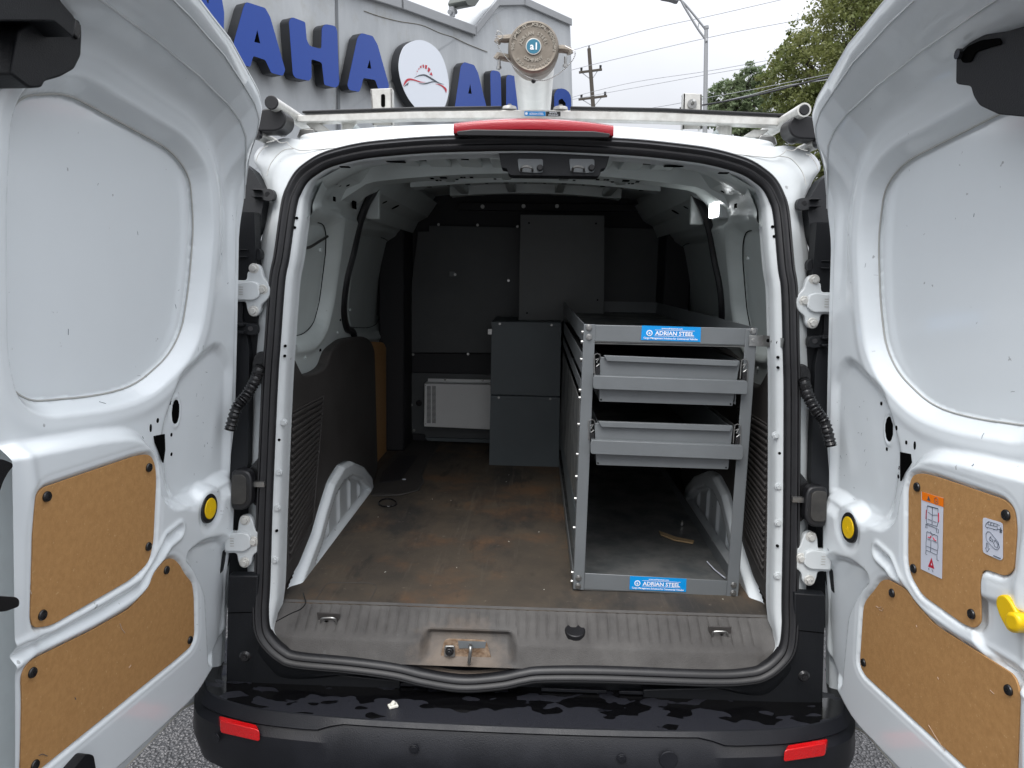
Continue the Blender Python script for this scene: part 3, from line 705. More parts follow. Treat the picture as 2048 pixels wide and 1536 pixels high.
# rear header inner panel
hr = []
for x in np.linspace(-.56, .56, 45):
    zt_ = float(np.interp(abs(x), [0, .3, .45, .56], [1.70, 1.688, 1.660, 1.60]))
    hr.append([V((x, .150-.05*max(0, abs(x)-.4), zt_)), V((x, .165, zt_-.006)), V((x, .21, zt_-.012)), V((x, .27, zt_-.004)), V((x, .29, zt_+.02)), V((x, .33, zt_+.05))])
hd = MB().grid(hr).build('header_inner_panel', WHITEI, van, smooth=50)
def slot(px, py, w_, h_, Z, name='roof_slot', par=hd, m=HOLE):
    for s in (-1, 1):
        p = mirror(P(px, py, Z=Z), s); MB().box((p.x-w_, p.y-h_, Z-.001), (p.x+w_, p.y+h_, Z+.001)).build(name, m, par, smooth=0)
b1 = bow(.50, .10, 1.672, .07, .56); b2 = bow(.98, .06, 1.705, .05, .44, ed=.0); b3 = bow(1.50, .05, 1.72, .04, .36, ed=.0)
for x in np.linspace(-.38, .38, 12):
    zc_ = 1.705-.05*(x/.6)**2; MB().cyl((x, .97, zc_-.0012), (x, .97, zc_+.001), .006 if int(x*100) % 2 else .010, n=10).build('bow_hole', HOLE, b2)
for x in (-.30, -.10, .10, .30):
    MB().box((x-.018, .55, 1.712-.05*(x/.6)**2), (x+.018, .95, 1.745-.05*(x/.6)**2)).build('roof_channel', WHITEI, van, bevel=.006)
    MB().box((x-.018, 1.02, 1.722-.05*(x/.6)**2), (x+.018, 1.47, 1.75-.05*(x/.6)**2)).build('roof_channel', WHITEI, van, bevel=.006)
for (x, y, w_, h_) in ((864,357,.005,.010),(874,361,.004,.008),(881,361,.003,.006),(887,356,.010,.012),(914,359,.004,.008),(923,355,.004,.008),(929,355,.003,.006),(943,355,.005,.010),(990,358,.004,.008)):
    p0 = P(x, y, Z=1.670); zc_ = 1.672-.05*(p0.x/.6)**2; slot(x, y, w_, h_, zc_-.0012, 'bow_hole', b1)
for (x, y, w_, h_) in ((792,324,.024,.009),(845,321,.010,.005),(690,334,.010,.008),(930,319,.010,.004)):
    p = P(x, y, Z=1.67); zt_ = float(np.interp(abs(p.x), [0, .3, .45, .56], [1.70, 1.688, 1.660, 1.60])); slot(x, y, w_, h_, zt_-.0135, 'header_slot', hd)
for x in np.linspace(-.36, .36, 9):
    MB().box((x-.03, .27, 1.685), (x+.03, .44, 1.70)).build('roof_rib', WHITEI, hd, bevel=.003)
for s in (-1, 1):
    cant = [[V((s*.575, y, 1.56)), V((s*.55, y, 1.61)), V((s*.505, y, 1.635)), V((s*.46, y, 1.70))] for y in np.linspace(.16, 1.8, 20)]
    ct = MB().grid(cant).build('cant_rail', WHITEI, van, smooth=25)
    for (y, k, r_) in ((.26, 0, .008), (.30, 1, .006), (.38, 0, .007), (.42, 1, .005), (.46, 0, .009), (.62, 0, .008), (.72, 1, .006), (.8, 0, .008), (.34, 1, .004), (.9, 0, .012), (1.1, 0, .02)):
        p = V((s*(.527+.012*k), y, 1.622-.006*k)); nn = V((-s*.45, 0, -.9)).normalized()
        MB().cyl(p+nn*.0008, p-nn*.002, r_*.8, n=12).build('rail_hole', HOLE, ct)
    p = P(748, 410, X=-.52)
    MB().box((s*.50, p.y-.012, p.z-.045), (s*.545, p.y+.012, p.z+.05)).build('belt_cover', WHITEI, van, bevel=.004)
# latch carrier under the header
LC = .145
lc = MB().prism([P(x, y, Y=LC) for x, y in rnd([(996,298),(1222,303),(1212,336),(1202,338),(1200,350),(1196,353),(1022,351),(1016,347),(1014,337),(1003,336)], 3, 3)], (0, .06, 0)).build('latch_carrier', BLACK, van, bevel=.003)
for x0 in (1036, 1139):
    pl = MB().prism([P(x, y, Y=LC-.003) for x, y in rnd([(x0-1,317),(x0+50,318),(x0+50,345),(x0+36,346),(x0+2,344)], 4, 3)], (0, .004, 0)).build('latch_plate', GREYM, lc, bevel=.001)
    MB().tube([V(p) for p in cr([P(x0+6, 342, Y=LC-.004), P(x0+8, 335, Y=LC-.022), P(x0+16, 333, Y=LC-.026), P(x0+22, 334, Y=LC-.026), P(x0+28, 336, Y=LC-.022), P(x0+29, 342, Y=LC-.004)], 5, False)], .0032, 8).build('striker_loop', STEEL, pl)
    p = P(x0+44, 336, Y=LC-.004); MB().cyl(p, p-V((0, .012, 0)), .0085, .007, 18).build('striker_buffer', RUBBER, pl, bevel=.0015)
# lit cargo lamp on the right, unlit left
EM = mat('lit_lamp_lens', (.9, .9, .9), .4, emit=((.95, .98, 1), 6))
zl = P(1442, 415, X=.555)
lm = MB().box((.538, zl.y-.055, zl.z-.034), (.580, zl.y+.055, zl.z+.034)).build('cargo_lamp', WHITEB, van, bevel=.004)
MB().box((.530, zl.y-.048, zl.z-.028), (.539, zl.y+.048, zl.z+.028)).build('lamp_lens', EM, lm, bevel=.003)
# thin hose on the quarter panel
MB().tube([V(p) for p in cr([P(655, 473, X=-.60), P(640, 482, X=-.60), P(620, 494, X=-.605), P(600, 496, X=-.61), P(588, 490, X=-.61)], 6, False)], .004, 7).build('drain_hose', RUBBERD, van)

# ------------------------------------------------------------------ partition (bulkhead)
PY = 1.80
pt = thing('bulkhead_partition', 'dark grey bolted steel partition closing the front of the cargo bay', 'partition', (0, PY, FZ))
MB().box((-.68, PY+.03, FZ), (.68, PY+.05, 1.76)).build('back_liner', DARK, pt, smooth=0)
def pan(px, Y, m, name, par=pt, d=.004, bev=.0012, r=0):
    return slabpx(MB(), px, Y, d, r).build(name, m, par, bevel=bev)
pan([(836,463),(858,463),(858,451),(1040,455),(1040,706),(811,705),(824,560)], PY, GREYD, 'upper_panel')
pan([(1206,455),(1335,458),(1338,480),(1340,706),(1206,706)], PY+.002, GREYD, 'right_panel')
pan([(808,706),(985,709),(985,749),(804,744)], PY+.012, DARK, 'recessed_band')
pan([(804,745),(990,749),(990,878),(852,874),(849,868),(822,866),(812,800)], PY-.002, GREYD, 'lower_panel')
pan([(850,875),(1000,880),(1000,887),(856,882)], PY-.02, GREYC, 'floor_flange', d=.02)
pan([(1041,429),(1209,431),(1208,646),(1037,643)], PY-.25, mat('grey_hanging_sheet', (.11, .115, .115), .5, var=.15, vscale=4, speck=.4), 'centre_panel')
pan([(918,405),(1300,409),(1305,424),(915,420)], PY-.02, DARK, 'top_rail', d=.03)
for (x, y) in ((966,384),(1046,384),(1113,384),(965,413),(1047,412),(1114,412),(1189,384)):
    p = P(x, y, Y=PY-.03); mb = MB().cyl(p, p+V((0, .012, 0)), .009, n=16)
    mb.cyl(p-V((0, .002, 0)), p, .005, n=12); mb.build('rail_bolt', STEEL, pt)
for (x, y) in ((877,449),(955,450),(1035,453),(910,549),(1017,561),(826,709),(936,708),(811,741),(816,758),(823,810),(828,861),(865,880)):
    MB().bolt(P(x, y, Y=PY-.006), (0, -1, 0), .005, .006, 1.3).build('panel_bolt', STEEL, pt)
for (x, y) in ((1058,446),(1192,447),(1054,626),(1195,600)):
    p = P(x, y, Y=PY-.2505); MB().cyl(p-V((0, .0008, 0)), p+V((0, .001, 0)), .004, n=10).build('panel_hole', HOLE, pt)
p = P(838, 806, Y=PY-.003); MB().cyl(p-V((0, .004, 0)), p, .015, n=20).build('cable_grommet', BLACKG, pt, bevel=.001)
MB().box(P(899, 543, Y=PY-.004), P(909, 553, Y=PY-.001)).build('catch_plate', GREYM, pt)
MB().cyl(P(806, 600, Y=PY-.03), P(804, 668, Y=PY-.03), .003, n=8).build('release_rod', STEEL, pt)
# inverter
iy = PY-.075
iv = thing('power_inverter', 'pale enamelled steel inverter box with louvred left end, low on the partition', 'inverter', P(915, 860, Y=iy))
def Q(x, y, o=0): return P(x, y, Y=iy+o)
MB().prism([Q(849,767), Q(1000,770), Q(1000,860), Q(848,853)], (0, .07, 0)).build('case', INV, iv, bevel=.002)
MB().prism([P(856,757,Y=PY-.008), P(1000,760,Y=PY-.008), P(1000,772,Y=PY-.008), P(855,770,Y=PY-.008)], (0, .004, 0)).build('mounting_flange', INV, iv, bevel=.001)
for c0 in (854, 864):
    for k in range(32):
        y = 772+k*2.35
        MB().box(Q(c0, y, -.0008), Q(c0+7.6, y+1.2, 0)).build('vent_slit', HOLE, iv, smooth=0)
for (x, y) in ((851,771),(851,848)): MB().cyl(Q(x, y, -.002), Q(x, y), .003, n=8).build('case_screw', STEEL, iv)
for (x, y) in ((890,759),(965,761)): MB().bolt(P(x, y, Y=PY-.012), (0, -1, 0), .004, .004).build('flange_bolt', STEEL, iv)

# ------------------------------------------------------------------ steel cabinets beside the shelf
cy = P(1050, 932, Z=FZ).y
def cabinet(q, lab):
    pts = [P(x, y, Y=cy) for x, y in q]
    cb = thing('steel_cabinet', lab, 'cabinet', V((sum(p.x for p in pts)/4, cy, min(p.z for p in pts))), 'slate steel cabinets against the partition')
    MB().prism(pts, (0, PY-cy-.03, 0)).build('shell', GREYC, cb, bevel=.0015)
    x0, x1 = pts[0].x, pts[1].x; z1 = pts[0].z
    MB().box((x0, cy-.002, z1-.016), (x1, cy, z1-.002)).build('front_lip', GREYC, cb, bevel=.0008)
    for t in (.12, .86): MB().bolt((x0+(x1-x0)*t, cy-.002, z1-.009), (0, -1, 0), .0045, .004, 1.2).build('lip_screw', STEEL, cb)
    return cb
cabinet([(983,643),(1123,645),(1120,793),(981,789)], 'upper slate grey steel cabinet, resting on another beside the drawer shelf')
cabinet([(981,790.5),(1120,794.5),(1118,935),(978,932)], 'lower slate grey steel cabinet, standing on the stained floor')
MB().box(P(976,658,Y=cy-.004), P(984,668,Y=cy+.02)).build('hinge_clip', STEEL, pt)
# ------------------------------------------------------------------ shelving unit with two drawers
SY = .115; SB = 1.70
sh = thing('drawer_shelving_unit', 'grey steel shelving unit with two slide-out drawers standing right of the aisle', 'shelving unit', P(1310, 1190, Y=SY))
TL, TR_, BL, BR = P(1168,648,Y=SY), P(1515,656,Y=SY), P(1146,1178,Y=SY), P(1476,1196,Y=SY)
def quad(a, b, c_, d_, y, dy, name, m, par, bev=.0015):
    return MB().prism([P(*a, Y=y), P(*b, Y=y), P(*c_, Y=y), P(*d_, Y=y)], (0, dy, 0)).build(name, m, par, bevel=bev)
quad((1168,648),(1191,649),(1168,1181),(1146,1178), SY-.002, .003, 'post', GREYM, sh)
quad((1492,658),(1515,656),(1476,1196),(1452,1194), SY-.002, .003, 'post', GREYM, sh)
quad((1168,649),(1515,657),(1512,691),(1166,682), SY+.001, .003, 'top_rail', GREYM, sh)
quad((1146,1145),(1478,1163),(1476,1194),(1146,1177), SY+.001, .003, 'bottom_rail', GREYM, sh)
X0t, X1t, X0b, X1b = TL.x, TR_.x, BL.x, BR.x; Zt = TL.z
# post side flanges and rear posts
for (xt, xb, s) in ((X0t, X0b, 1), (X1t, X1b, -1)):
    MB().prism([V((xt, SY, Zt)), V((xt, SY+.028, Zt)), V((xb, SY+.028, FZ)), V((xb, SY, FZ))], (s*.002, 0, 0)).build('post_flange', GREYM, sh, bevel=.0005)
    MB().prism([V((xt, SB, Zt)), V((xt, SB-.03, Zt)), V((xb, SB-.03, FZ)), V((xb, SB, FZ))], (s*.003, 0, 0)).build('rear_post', GREYM, sh, bevel=.0005)
    MB().box((xb, SY, FZ+.001), (xb+s*.002, SB, FZ+.042)).build('tray_side', GREYM, sh, bevel=.0005)
def sidex(z, left=True):
    t = (z-FZ)/(Zt-FZ); return X0b+(X0t-X0b)*t if left else X1b+(X1t-X1b)*t
# top tray
zf = Zt-.050
MB().box((X0t+.001, SY+.004, zf), (X1t-.001, SB, zf+.002)).build('top_tray_floor', TRAYF, sh)
for l_ in (True, False):
    x = X0t if l_ else X1t
    MB().box((x, SY+.003, zf), (x+(.002 if l_ else -.002), SB, Zt)).build('top_tray_wall', GREYM, sh, bevel=.0004)
MB().box((X0t, SB, zf), (X1t, SB+.002, Zt)).build('top_tray_wall', GREYM, sh)
MB().box((X0b, SY+.002, FZ+.002), (X1b, SB, FZ+.006)).build('bottom_tray_floor', TRAYF, sh)
MB().box((X0b, SB, FZ), (X1b, SB+.002, FZ+.05)).build('tray_back', GREYM, sh)
MB().box((X0b, SB+.004, FZ), (X1t, SB+.008, Zt-.06)).build('back_panel', DARK, sh)
# side rails and perforated panel on the aisle side
for z0_, z1_ in ((1.135, 1.185), (1.085, 1.115)):
    MB().prism([V((sidex(z0_)-.001, SY+.03, z0_)), V((sidex(z0_)-.001, SB, z0_)), V((sidex(z1_)-.001, SB, z1_)), V((sidex(z1_)-.001, SY+.03, z1_))], (.002, 0, 0)).build('side_rail', GREYM, sh, bevel=.0004)
MB().prism([V((sidex(.78)-.001, SY+.03, .78)), V((sidex(.70)-.001, SB, .70)), V((sidex(1.06)-.001, SB, 1.06)), V((sidex(1.06)-.001, SY+.03, 1.06))], (.002, 0, 0)).build('side_panel', TRAYF, sh, bevel=.0004)
MB().prism([V((sidex(z)+(.0), SY+.03 if i in (0, 3) else SB, z)) for i, z in enumerate((.66, .66, .76, .76))], (.002, 0, 0)).build('side_panel', GREYC, sh)
for l_ in (True, False):
    for z in ((1.24, 1.215, 1.17, 1.09, 1.07, 1.0, .92, .86, .80, .72, .595, .57) if l_ else ()):
        MB().bolt((sidex(z)-.0015, SY+.014, z), (-1, 0, 0), .0048, .004, 1.2).build('side_bolt', STEEL, sh)
for (x, y) in ((1178,655),(1178,674),(1506,662),(1506,681),(1157,1156),(1156,1172),(1467,1170),(1466,1186)):
    MB().bolt(P(x, y, Y=SY-.002), (0, -1, 0), .0062, .006, 1.35).build('post_bolt', STEEL, sh, bevel=.0005)
for (x, y) in ((1328,613),(1340,614),(1328,625),(1340,626)): MB().bolt(P(x, y, Y=SB-.01), (0, -1, 0), .006, .01).build('rear_bolt', STEEL, sh)
# bracket to the van wall
mb = MB().prism([P(x, y, Y=SY-.006) for x, y in [(1499,671),(1527,671),(1527,693),(1498,692)]], (0, .003, 0))
mb.prism([P(1526,670,Y=SY-.006), P(1526,693,Y=SY-.006), P(1566,695,Y=.022), P(1568,677,Y=.022)], (0, .003, 0))
bk = mb.build('wall_bracket', STEEL, sh, bevel=.0008)
for (x, y, o) in ((1536,681,-.030),(1545,683,-.050),(1556,685,-.075)):
    p = P(x, y, Y=SY+o-.0005); MB().cyl(p-V((0, .002, 0)), p, .0045, n=10).build('bracket_hole', HOLE, bk)
# drawers
def drawer(lip, handle, boxb, lab):
    (lx0, ly0), (lx1, ly1), lh = lip; hx0, hy0, hx1, hy1, hh = handle; bx0, by0, bx1, by1 = boxb
    Yd = SY-.01
    fr = quad((lx0-8, ly0+3), (lx1, ly1+3), (bx1, by1), (bx0, by0), Yd+.006, .004, 'drawer', GREYM, sh, .001)
    if lab: fr['label'] = lab
    quad((lx0, ly0), (lx1, ly1), (lx1-6, ly1+lh), (lx0+6, ly0+lh), Yd-.006, .012, 'front_lip', GREYM, fr, .001)
    h = MB().prism([P(x, y, Y=Yd-.016) for x, y in rnd([(hx0, hy0), (hx1, hy1), (hx1-1, hy1+hh), (hx0, hy0+hh)], 5, 3)], (0, .004, 0))
    h.prism([P(hx0+2, hy0-.5, Y=Yd-.016), P(hx1-2, hy1-.5, Y=Yd-.016), P(hx1-2, hy1+2, Y=Yd-.016), P(hx0+2, hy0+2, Y=Yd-.016)], (0, .02, 0))
    h.build('pull_bar', GREYM, fr, bevel=.0012)
    a, b = P(lx0-6, ly0+3, Y=Yd), P(bx0, by0, Y=Yd); c2 = P(lx1, ly1+3, Y=Yd)
    x0, x1, z1, z0 = b.x, c2.x-.004, a.z, b.z
    z1r = z1-.002
    MB().box((x0, Yd+.01, z0+.002), (x1, SB-.1, z0+.004)).build('drawer_floor', TRAYF, fr)
    for x in (x0, x1): MB().box((x, Yd+.01, z0), (x+.002, SB-.1, z1r)).build('drawer_wall', GREYM, fr)
    MB().box((x0, SB-.1, z0), (x1, SB-.098, z1r)).build('drawer_wall', GREYM, fr)
    # roller slides
    for s, px_ in ((-1, lx0-13), (1, lx1+9)):
        yy = (ly0 if s < 0 else ly1)
        mb = MB(); p_ = lambda dx, dy, o=0: P(px_+dx, yy+dy, Y=Yd+.004+o)
        mb.tube([p_(-s*-5, 40), p_(-s*-7, 2), p_(-s*-5, -2), p_(0, -4), p_(-s*5, -2), p_(-s*6, 5)], .0012, 6)
        mb.tube([p_(-4, 8), p_(3, 5), p_(-2, 14), p_(4, 17), p_(-2, 22)], .0018, 6)
        a_ = p_(0, 3); mb.box((a_.x-.0085, Yd+.006, a_.z-.042), (a_.x-.0065, SB-.1, a_.z+.006))
        mb.build('slide', STEEL, fr)
        b_ = p_(-4, 22); c3 = p_(4, 38); MB().box((b_.x, Yd+.002, c3.z), (c3.x, Yd+.012, b_.z)).build('slide_stop', BLACKG, fr)
    for (x, y) in ((bx0+3, by0-4), (bx1-4, by1-4)):
        p = P(x, y, Y=Yd+.0055); MB().cyl(p-V((0, .001, 0)), p, .0022, n=8).build('corner_hole', HOLE, fr)
drawer(((1208,711),(1480,722),11), (1186,752,1496,763,26), (1199,803,1465,812), 'upper drawer')
drawer(((1197,843),(1466,852),11), (1181,881,1487,893,27), (1193,930,1456,939), 'lower drawer')
# vinyl stickers
def sticker(q, name_par):
    a, b, c_, d_ = [P(x, y, Y=SY-.0005) for x, y in q]
    st = MB().add([a, b, c_, d_], [(0, 1, 2, 3)]); st = MB().prism([a, b, c_, d_], (0, .0006, 0)).build('maker_sticker', STK, sh, smooth=0)
    xd = (b-a); wd = xd.length; xd = xd.normalized(); yd = (a-d_).normalized(); ht = (a-d_).length; n = V((0, -1, 0))
    o = d_+V((0, -.0007, 0))
    mb = MB()
    text_mb(mb, 'www.adriansteel.com', o+xd*(wd*.51)+yd*(ht*.80), xd, yd, ht*.10, wd*.36)
    text_mb(mb, 'ADRIAN STEEL', o+xd*(wd*.56)+yd*(ht*.38), xd, yd, ht*.27, wd*.66)
    text_mb(mb, 'Cargo Management Solutions for Commercial Vehicles', o+xd*(wd*.5)+yd*(ht*.10), xd, yd, ht*.13, wd*.92)
    for f in (.71, .30): mb.prism([o+xd*(wd*.22)+yd*(ht*f), o+xd*(wd*.90)+yd*(ht*f), o+xd*(wd*.90)+yd*(ht*(f+.022)), o+xd*(wd*.22)+yd*(ht*(f+.022))], (0, -.0003, 0))
    cc = o+xd*(wd*.135)+yd*(ht*.50)
    mb.cyl(cc, cc-V((0, .0003, 0)), ht*.21, n=24)
    mb.build('sticker_print', STKW, st, smooth=0)
    m3 = MB(); m3.cyl(cc-V((0, .0004, 0)), cc-V((0, .0006, 0)), ht*.15, n=20); text_mb(m3, 'a', cc+V((0, -.0008, 0))-yd*(ht*.06), xd, yd, ht*.16)
    m3.build('sticker_badge', STK, st, smooth=0)
    m4 = MB(); text_mb(m4, 'a', cc+V((0, -.0009, 0))-yd*(ht*.07), xd, yd, ht*.20); m4.build('badge_letter', STKW, st, smooth=0)
sticker([(1284,651),(1402,654.5),(1401,684),(1282,680)], sh)
sticker([(1260,1152),(1373,1157.5),(1372,1184),(1259,1179)], sh)
# loose things
def fl_(name, lab, cat, pts, r, m, Z):
    MB().tube([P(x, y, Z=Z) for x, y in pts], r, 6).build(name, m, None, label=lab, category=cat)
zt_ = FZ+.0095
MB().prism([P(x, y, Z=zt_) for x, y in [(1318,1064),(1330,1068),(1352,1076),(1388,1083),(1386,1088),(1350,1082),(1322,1071)]], (0, 0, .004)).build('wood_sliver', SLIVER, None, label='splintered strip of raw wood lying on the bottom shelf tray', category='wood scrap')
p = P(1364, 1050, Z=zt_); mb = MB().cyl(p, p+V((0, 0, .010)), .006, n=6).cyl(p+V((0, 0, .01)), p+V((0, 0, .016)), .003, n=8); mb.build('loose_nut', STEEL, None, label='small loose bolt standing on the bottom shelf tray behind the wood strip', category='bolt')
fl_('thin_rod', 'thin pale plastic rod lying in the right corner of the bottom tray', 'rod', [(1414,1123),(1430,1140),(1450,1156)], .0018, LABW, zt_+.003)
fl_('cable_coil', 'small coil of black cable lying on the floor by the left wheel arch', 'cable', [(775+18*math.cos(t*.5)+2*math.sin(t), 1005+8*math.sin(t*.5)) for t in range(0, 27)], .0025, BLACKG, FZ+.005)
fl_('loose_wire', 'thin loose black wire lying across the left end of the sill', 'wire', [tuple(q) for q in cr([(552,1243),(580,1228),(602,1218),(611,1206),(609,1196),(606,1186)], 4, False)], .0015, BLACKG, FZ+.007)
p = P(786, 1411, Z=.381)
mb = MB().box((-.011, -.008, 0), (.011, .008, .006)).cyl((-.002, 0, .005), (.003, .0, .014), .006, .004, 10)
o = mb.build('plastic_clip', PW, None, bevel=.0015, label='small ivory plastic clip dropped on the wet bumper step', category='clip'); o.location = (p.x, p.y, .3775); o.rotation_euler = (0, 0, .5)
for k, (x, y, a_) in enumerate(((1098,1224,.3),(1120,1228,1.2),(1147,1176,.4),(1402,1215,.5),(1000,1214,0))):
    pass
mb = MB()
for k in range(14):
    x = random.uniform(-.55, .55); y = random.uniform(.02, 1.5); a_ = random.uniform(0, 3.1); l_ = random.uniform(.002, .006)
    mb.bar((x, y, FZ+.0012), (x+l_*math.cos(a_), y+l_*math.sin(a_), FZ+.0016), .0014, .001)
mb.build('floor_litter', PW, None, kind='stuff', label='pale specks of litter scattered over the stained floor', category='litter')
# step well and mat edge at the sliding door
MB().prism([P(x, y, Z=FZ+.001) for x, y in [(757,940),(795,905),(806,880),(880,885),(852,930),(843,950),(848,965),(838,982),(800,990),(742,990)]], (0, 0, .004)).build('step_mat', TRIM, van, bevel=.001)
MB().prism([P(x, y, Z=FZ+.0055) for x, y in [(765,945),(800,912),(836,912),(800,960),(758,966)]], (0, 0, .002)).build('step_tread', DARK, van)
MB().tube([P(x, y, Z=FZ+.005) for x, y in [(880,887),(853,930),(844,950),(848,965),(835,981),(800,990),(745,992)]], .0016, 6).build('mat_edging', SILL, van)
MB().tube([P(x, y, Z=FZ+.001) for x, y in rnd([(624,1211),(652,1168),(664,1165),(742,1166),(755,1172),(733,1214)], 8, 3)][2:-2], .0008, 5).build('hatch_outline', SILL, van)
p = P(808, 959, Z=FZ+.006); MB().cyl(p, p+V((0, 0, .002)), .008, n=8).build('paper_scrap', LABW, None, label='tiny crumpled white scrap on the step mat', category='scrap')

# ------------------------------------------------------------------ rear doors
PHI = math.radians(5.5); HX = .74
def w0(z): return .018+.072*(np.asarray(z)-.94)-.02*(np.asarray(z)-.94)**2
def Wd(s, u, z, w):
    """door co-ordinates -> world: u out from the hinge, z up, w towards the middle of the van"""
    return (s*(HX+np.sin(PHI)*u-np.cos(PHI)*w), -np.cos(PHI)*u-np.sin(PHI)*w, z)
def DU(s, px, py, w):
    d = ray(px, py); n = V((-s*math.cos(PHI), -math.sin(PHI), 0)); z = 1.0
    for _ in range(8):
        wt = w+float(w0(z)); o = V((s*HX, 0, 0))+n*wt
        p = CAM+d*((o-CAM).dot(n)/d.dot(n)); z = p.z
    r = p-V((s*HX, 0, 0)); u = r.x*s*math.sin(PHI)-r.y*math.cos(PHI)
    return (u, p.z)
DP = lambda s, u, z, w: V([float(a) for a in Wd(s, u, z, float(w0(z))+w)])
LIPU = [0, .02, .045, .07, .085, .11, .16, .30, .385, .45, .75]; LIPZ = [1.60, 1.66, 1.685, 1.705, 1.735, 1.762, 1.785, 1.81, 1.82, 1.83, 1.85]; LIPW = [.068, .09, .115, .14, .155, .158, .162, .196, .21, .22, .27]
BOTU, BOTZ = [0, .012, .03, .06, .8], [.365, .325, .308, .300, .296]
def make_door(s, boards, clips, extras):
    Dp = lambda x, y, w=0.0: DU(s, x, y, w)
    LX = (lambda x, y: (x, y)) if s < 0 else (lambda x, y: (2133-x+ (0 if True else 0), y+20+ (x-500)*-.0))
    us = np.concatenate([np.arange(0, .04, .0025), np.arange(.04, .735, .004)]); nt_ = 400
    T = np.linspace(0, 1, nt_); zt = np.interp(us, LIPU, LIPZ); zb = np.interp(us, BOTU, BOTZ)
    U = np.repeat(us[:, None], nt_, 1); Z = zb[:, None]+(zt-zb)[:, None]*T[None, :]
    # measurements were taken on the left door; the right one is its mirror image
    L_ = lambda x, y, w=0.0: DU(-1, x, y, w)
    rel = np.zeros(U.shape)
    win = [L_(x, y, -.034) for x, y in rnd([(8,250),(35,192),(130,186),(190,218),(340,300),(378,350),(386,450),(376,575),(362,660),(335,712),(268,772),(190,792),(60,803),(20,780),(2,700),(0,420)], 40, 6)]
    dw = sdf(U, Z, win)
    frame = S((Z-.95)/.12)
    RL = lambda q_: .7*np.clip(q_, 0, 1)+.3*S(q_)
    rel += -.034*RL(1-dw/.027)-.005*(dw < 0)
    rel += .002*np.exp(-((dw-.046)/.012)**2)*S((Z-1.02)/.10)
    rel -= .017*RL((dw-.060)/.030)*S((Z-1.30)/.12)*(1-.5*S((.25-U)/.1))
    rel += .006*np.exp(-((dw-.125)/.012)**2)*S((Z-1.40)/.08)
    # upper edge rolls over towards the roof
    lw = np.interp(us, LIPU, LIPW)[:, None]; topd = zt[:, None]-Z
    wtot0 = w0(Z)
    k = S(1-topd/.17)**1.6
    k2 = S(1-np.abs(topd)/.022)
    # lower part stands proud, handle bowl and lower hollow sink
    R = [L_(x, y, .02) for x, y in rnd([(-90,925),(20,905),(200,872),(268,866),(300,884),(320,930),(326,990),(345,1012),(400,998),(455,955),(560,930),(560,1800),(-300,1800)], 18, 5)]
    dR = sdf(U, Z, R)
    rel += .026*RL(.5-dR/.024)
    rel -= .012*S(1-sdf(U, Z, [L_(x, y, -.02) for x, y in rnd([(318,860),(352,760),(420,700),(448,760),(450,950),(400,985),(345,1000),(326,960)], 18, 4)])/.03)
    H2 = [L_(x, y, .0) for x, y in rnd([(352,1112),(385,1086),(430,1074),(446,1095),(448,1180),(436,1290),(402,1330),(394,1180),(372,1132)], 14, 4)]
    rel -= .022*RL(.6-sdf(U, Z, H2)/.020)
    gr = [L_(x, y, .02) for x, y in [(-40,1345),(200,1222),(280,1172),(312,1120),(330,1080),(352,1062)]]
    dg = ldist(U, Z, gr); rel -= .009*np.exp(-(dg/.009)**2); rel += .004*np.exp(-((dg-.018)/.006)**2)
    bead = ldist(U, Z, [L_(x, y, .0) for x, y in [(25,900),(55,1100),(40,1330),(20,1500)]]); rel += .004*np.exp(-(bead/.012)**2)
    # inner panel border, hem below it
    ip = [L_(x, y, 0) for x, y in rnd([(470,330),(468,600),(462,900),(456,1170),(440,1262),(412,1322),(372,1388),(290,1462),(200,1542),(60,1660),(-300,1900),(-500,1300),(-300,-300),(200,-260),(400,60),(462,240)], 30, 6)]
    di = sdf(U, Z, ip)
    am = .010*S((U-.01)/.03)+.045*S((.80-Z)/.2)*S((U-.015)/.09)
    rel = rel*(1-S(di/.02)*S((1.5-Z)/.1))-am*S(di/.028)*S((1.62-Z)/.1)
    rel += -.004*np.exp(-((di-.034)/.003)**2)*S((.75-Z)/.1)
    rel = rel*S((U-.016)/.03)-.003*(1-S((U-.014)/.006))*S((1.6-Z)/.1)
    ku, kz = Dp(*extras['knob'], .022); dk = np.hypot(U-ku, Z-kz)
    fk = 1-S((dk-.040)/.022); rel = rel*(1-fk)+.021*fk
    # board seats
    for bd in boards:
        q = [Dp(x, y, .020) for x, y in rnd(bd, 16, 5)]
        db = sdf(U, Z, q)
        rel = rel*S((db-.004)/.018)+.020*(1-S((db-.004)/.018))
        rel += .004*np.exp(-((db-.009)/.005)**2)
        rel -= .004*(db < .002)
    hole_px = extras['holes']
    for (x, y, rx, rz) in hole_px:
        if rx < .012: continue
        u_, z_ = Dp(x, y, 0)
        rr = np.hypot((U-u_)/rx, (Z-z_)/rz); rel += .003*np.exp(-((rr-1.25)/.15)**2)
    if s > 0:
        hu = [Dp(x, y, .0) for x, y in rnd([(1975,1200),(2070,1230),(2110,1260),(2110,1400),(2050,1350),(1990,1290),(1975,1250)], 14, 4)]
        rel -= .012*S(1-sdf(U, Z, hu)/.014)
    wt = wtot0+rel*(1-k*.9)
    wt = wt*(1-k)+lw*k+.0
    wt = wt-.010*k2*0
    X, Y, Zz = Wd(s, U, Z, wt)
    vs = np.stack([X, Y, Zz], -1).reshape(-1, 3); ff = grid_faces(len(us), nt_)
    root = np_build('rear_door', vs, ff if s < 0 else ff[:, ::-1], WHITE, van, sharp=70)
    root['label'] = ('left' if s < 0 else 'right')+' rear door, its white inner side facing the aisle'
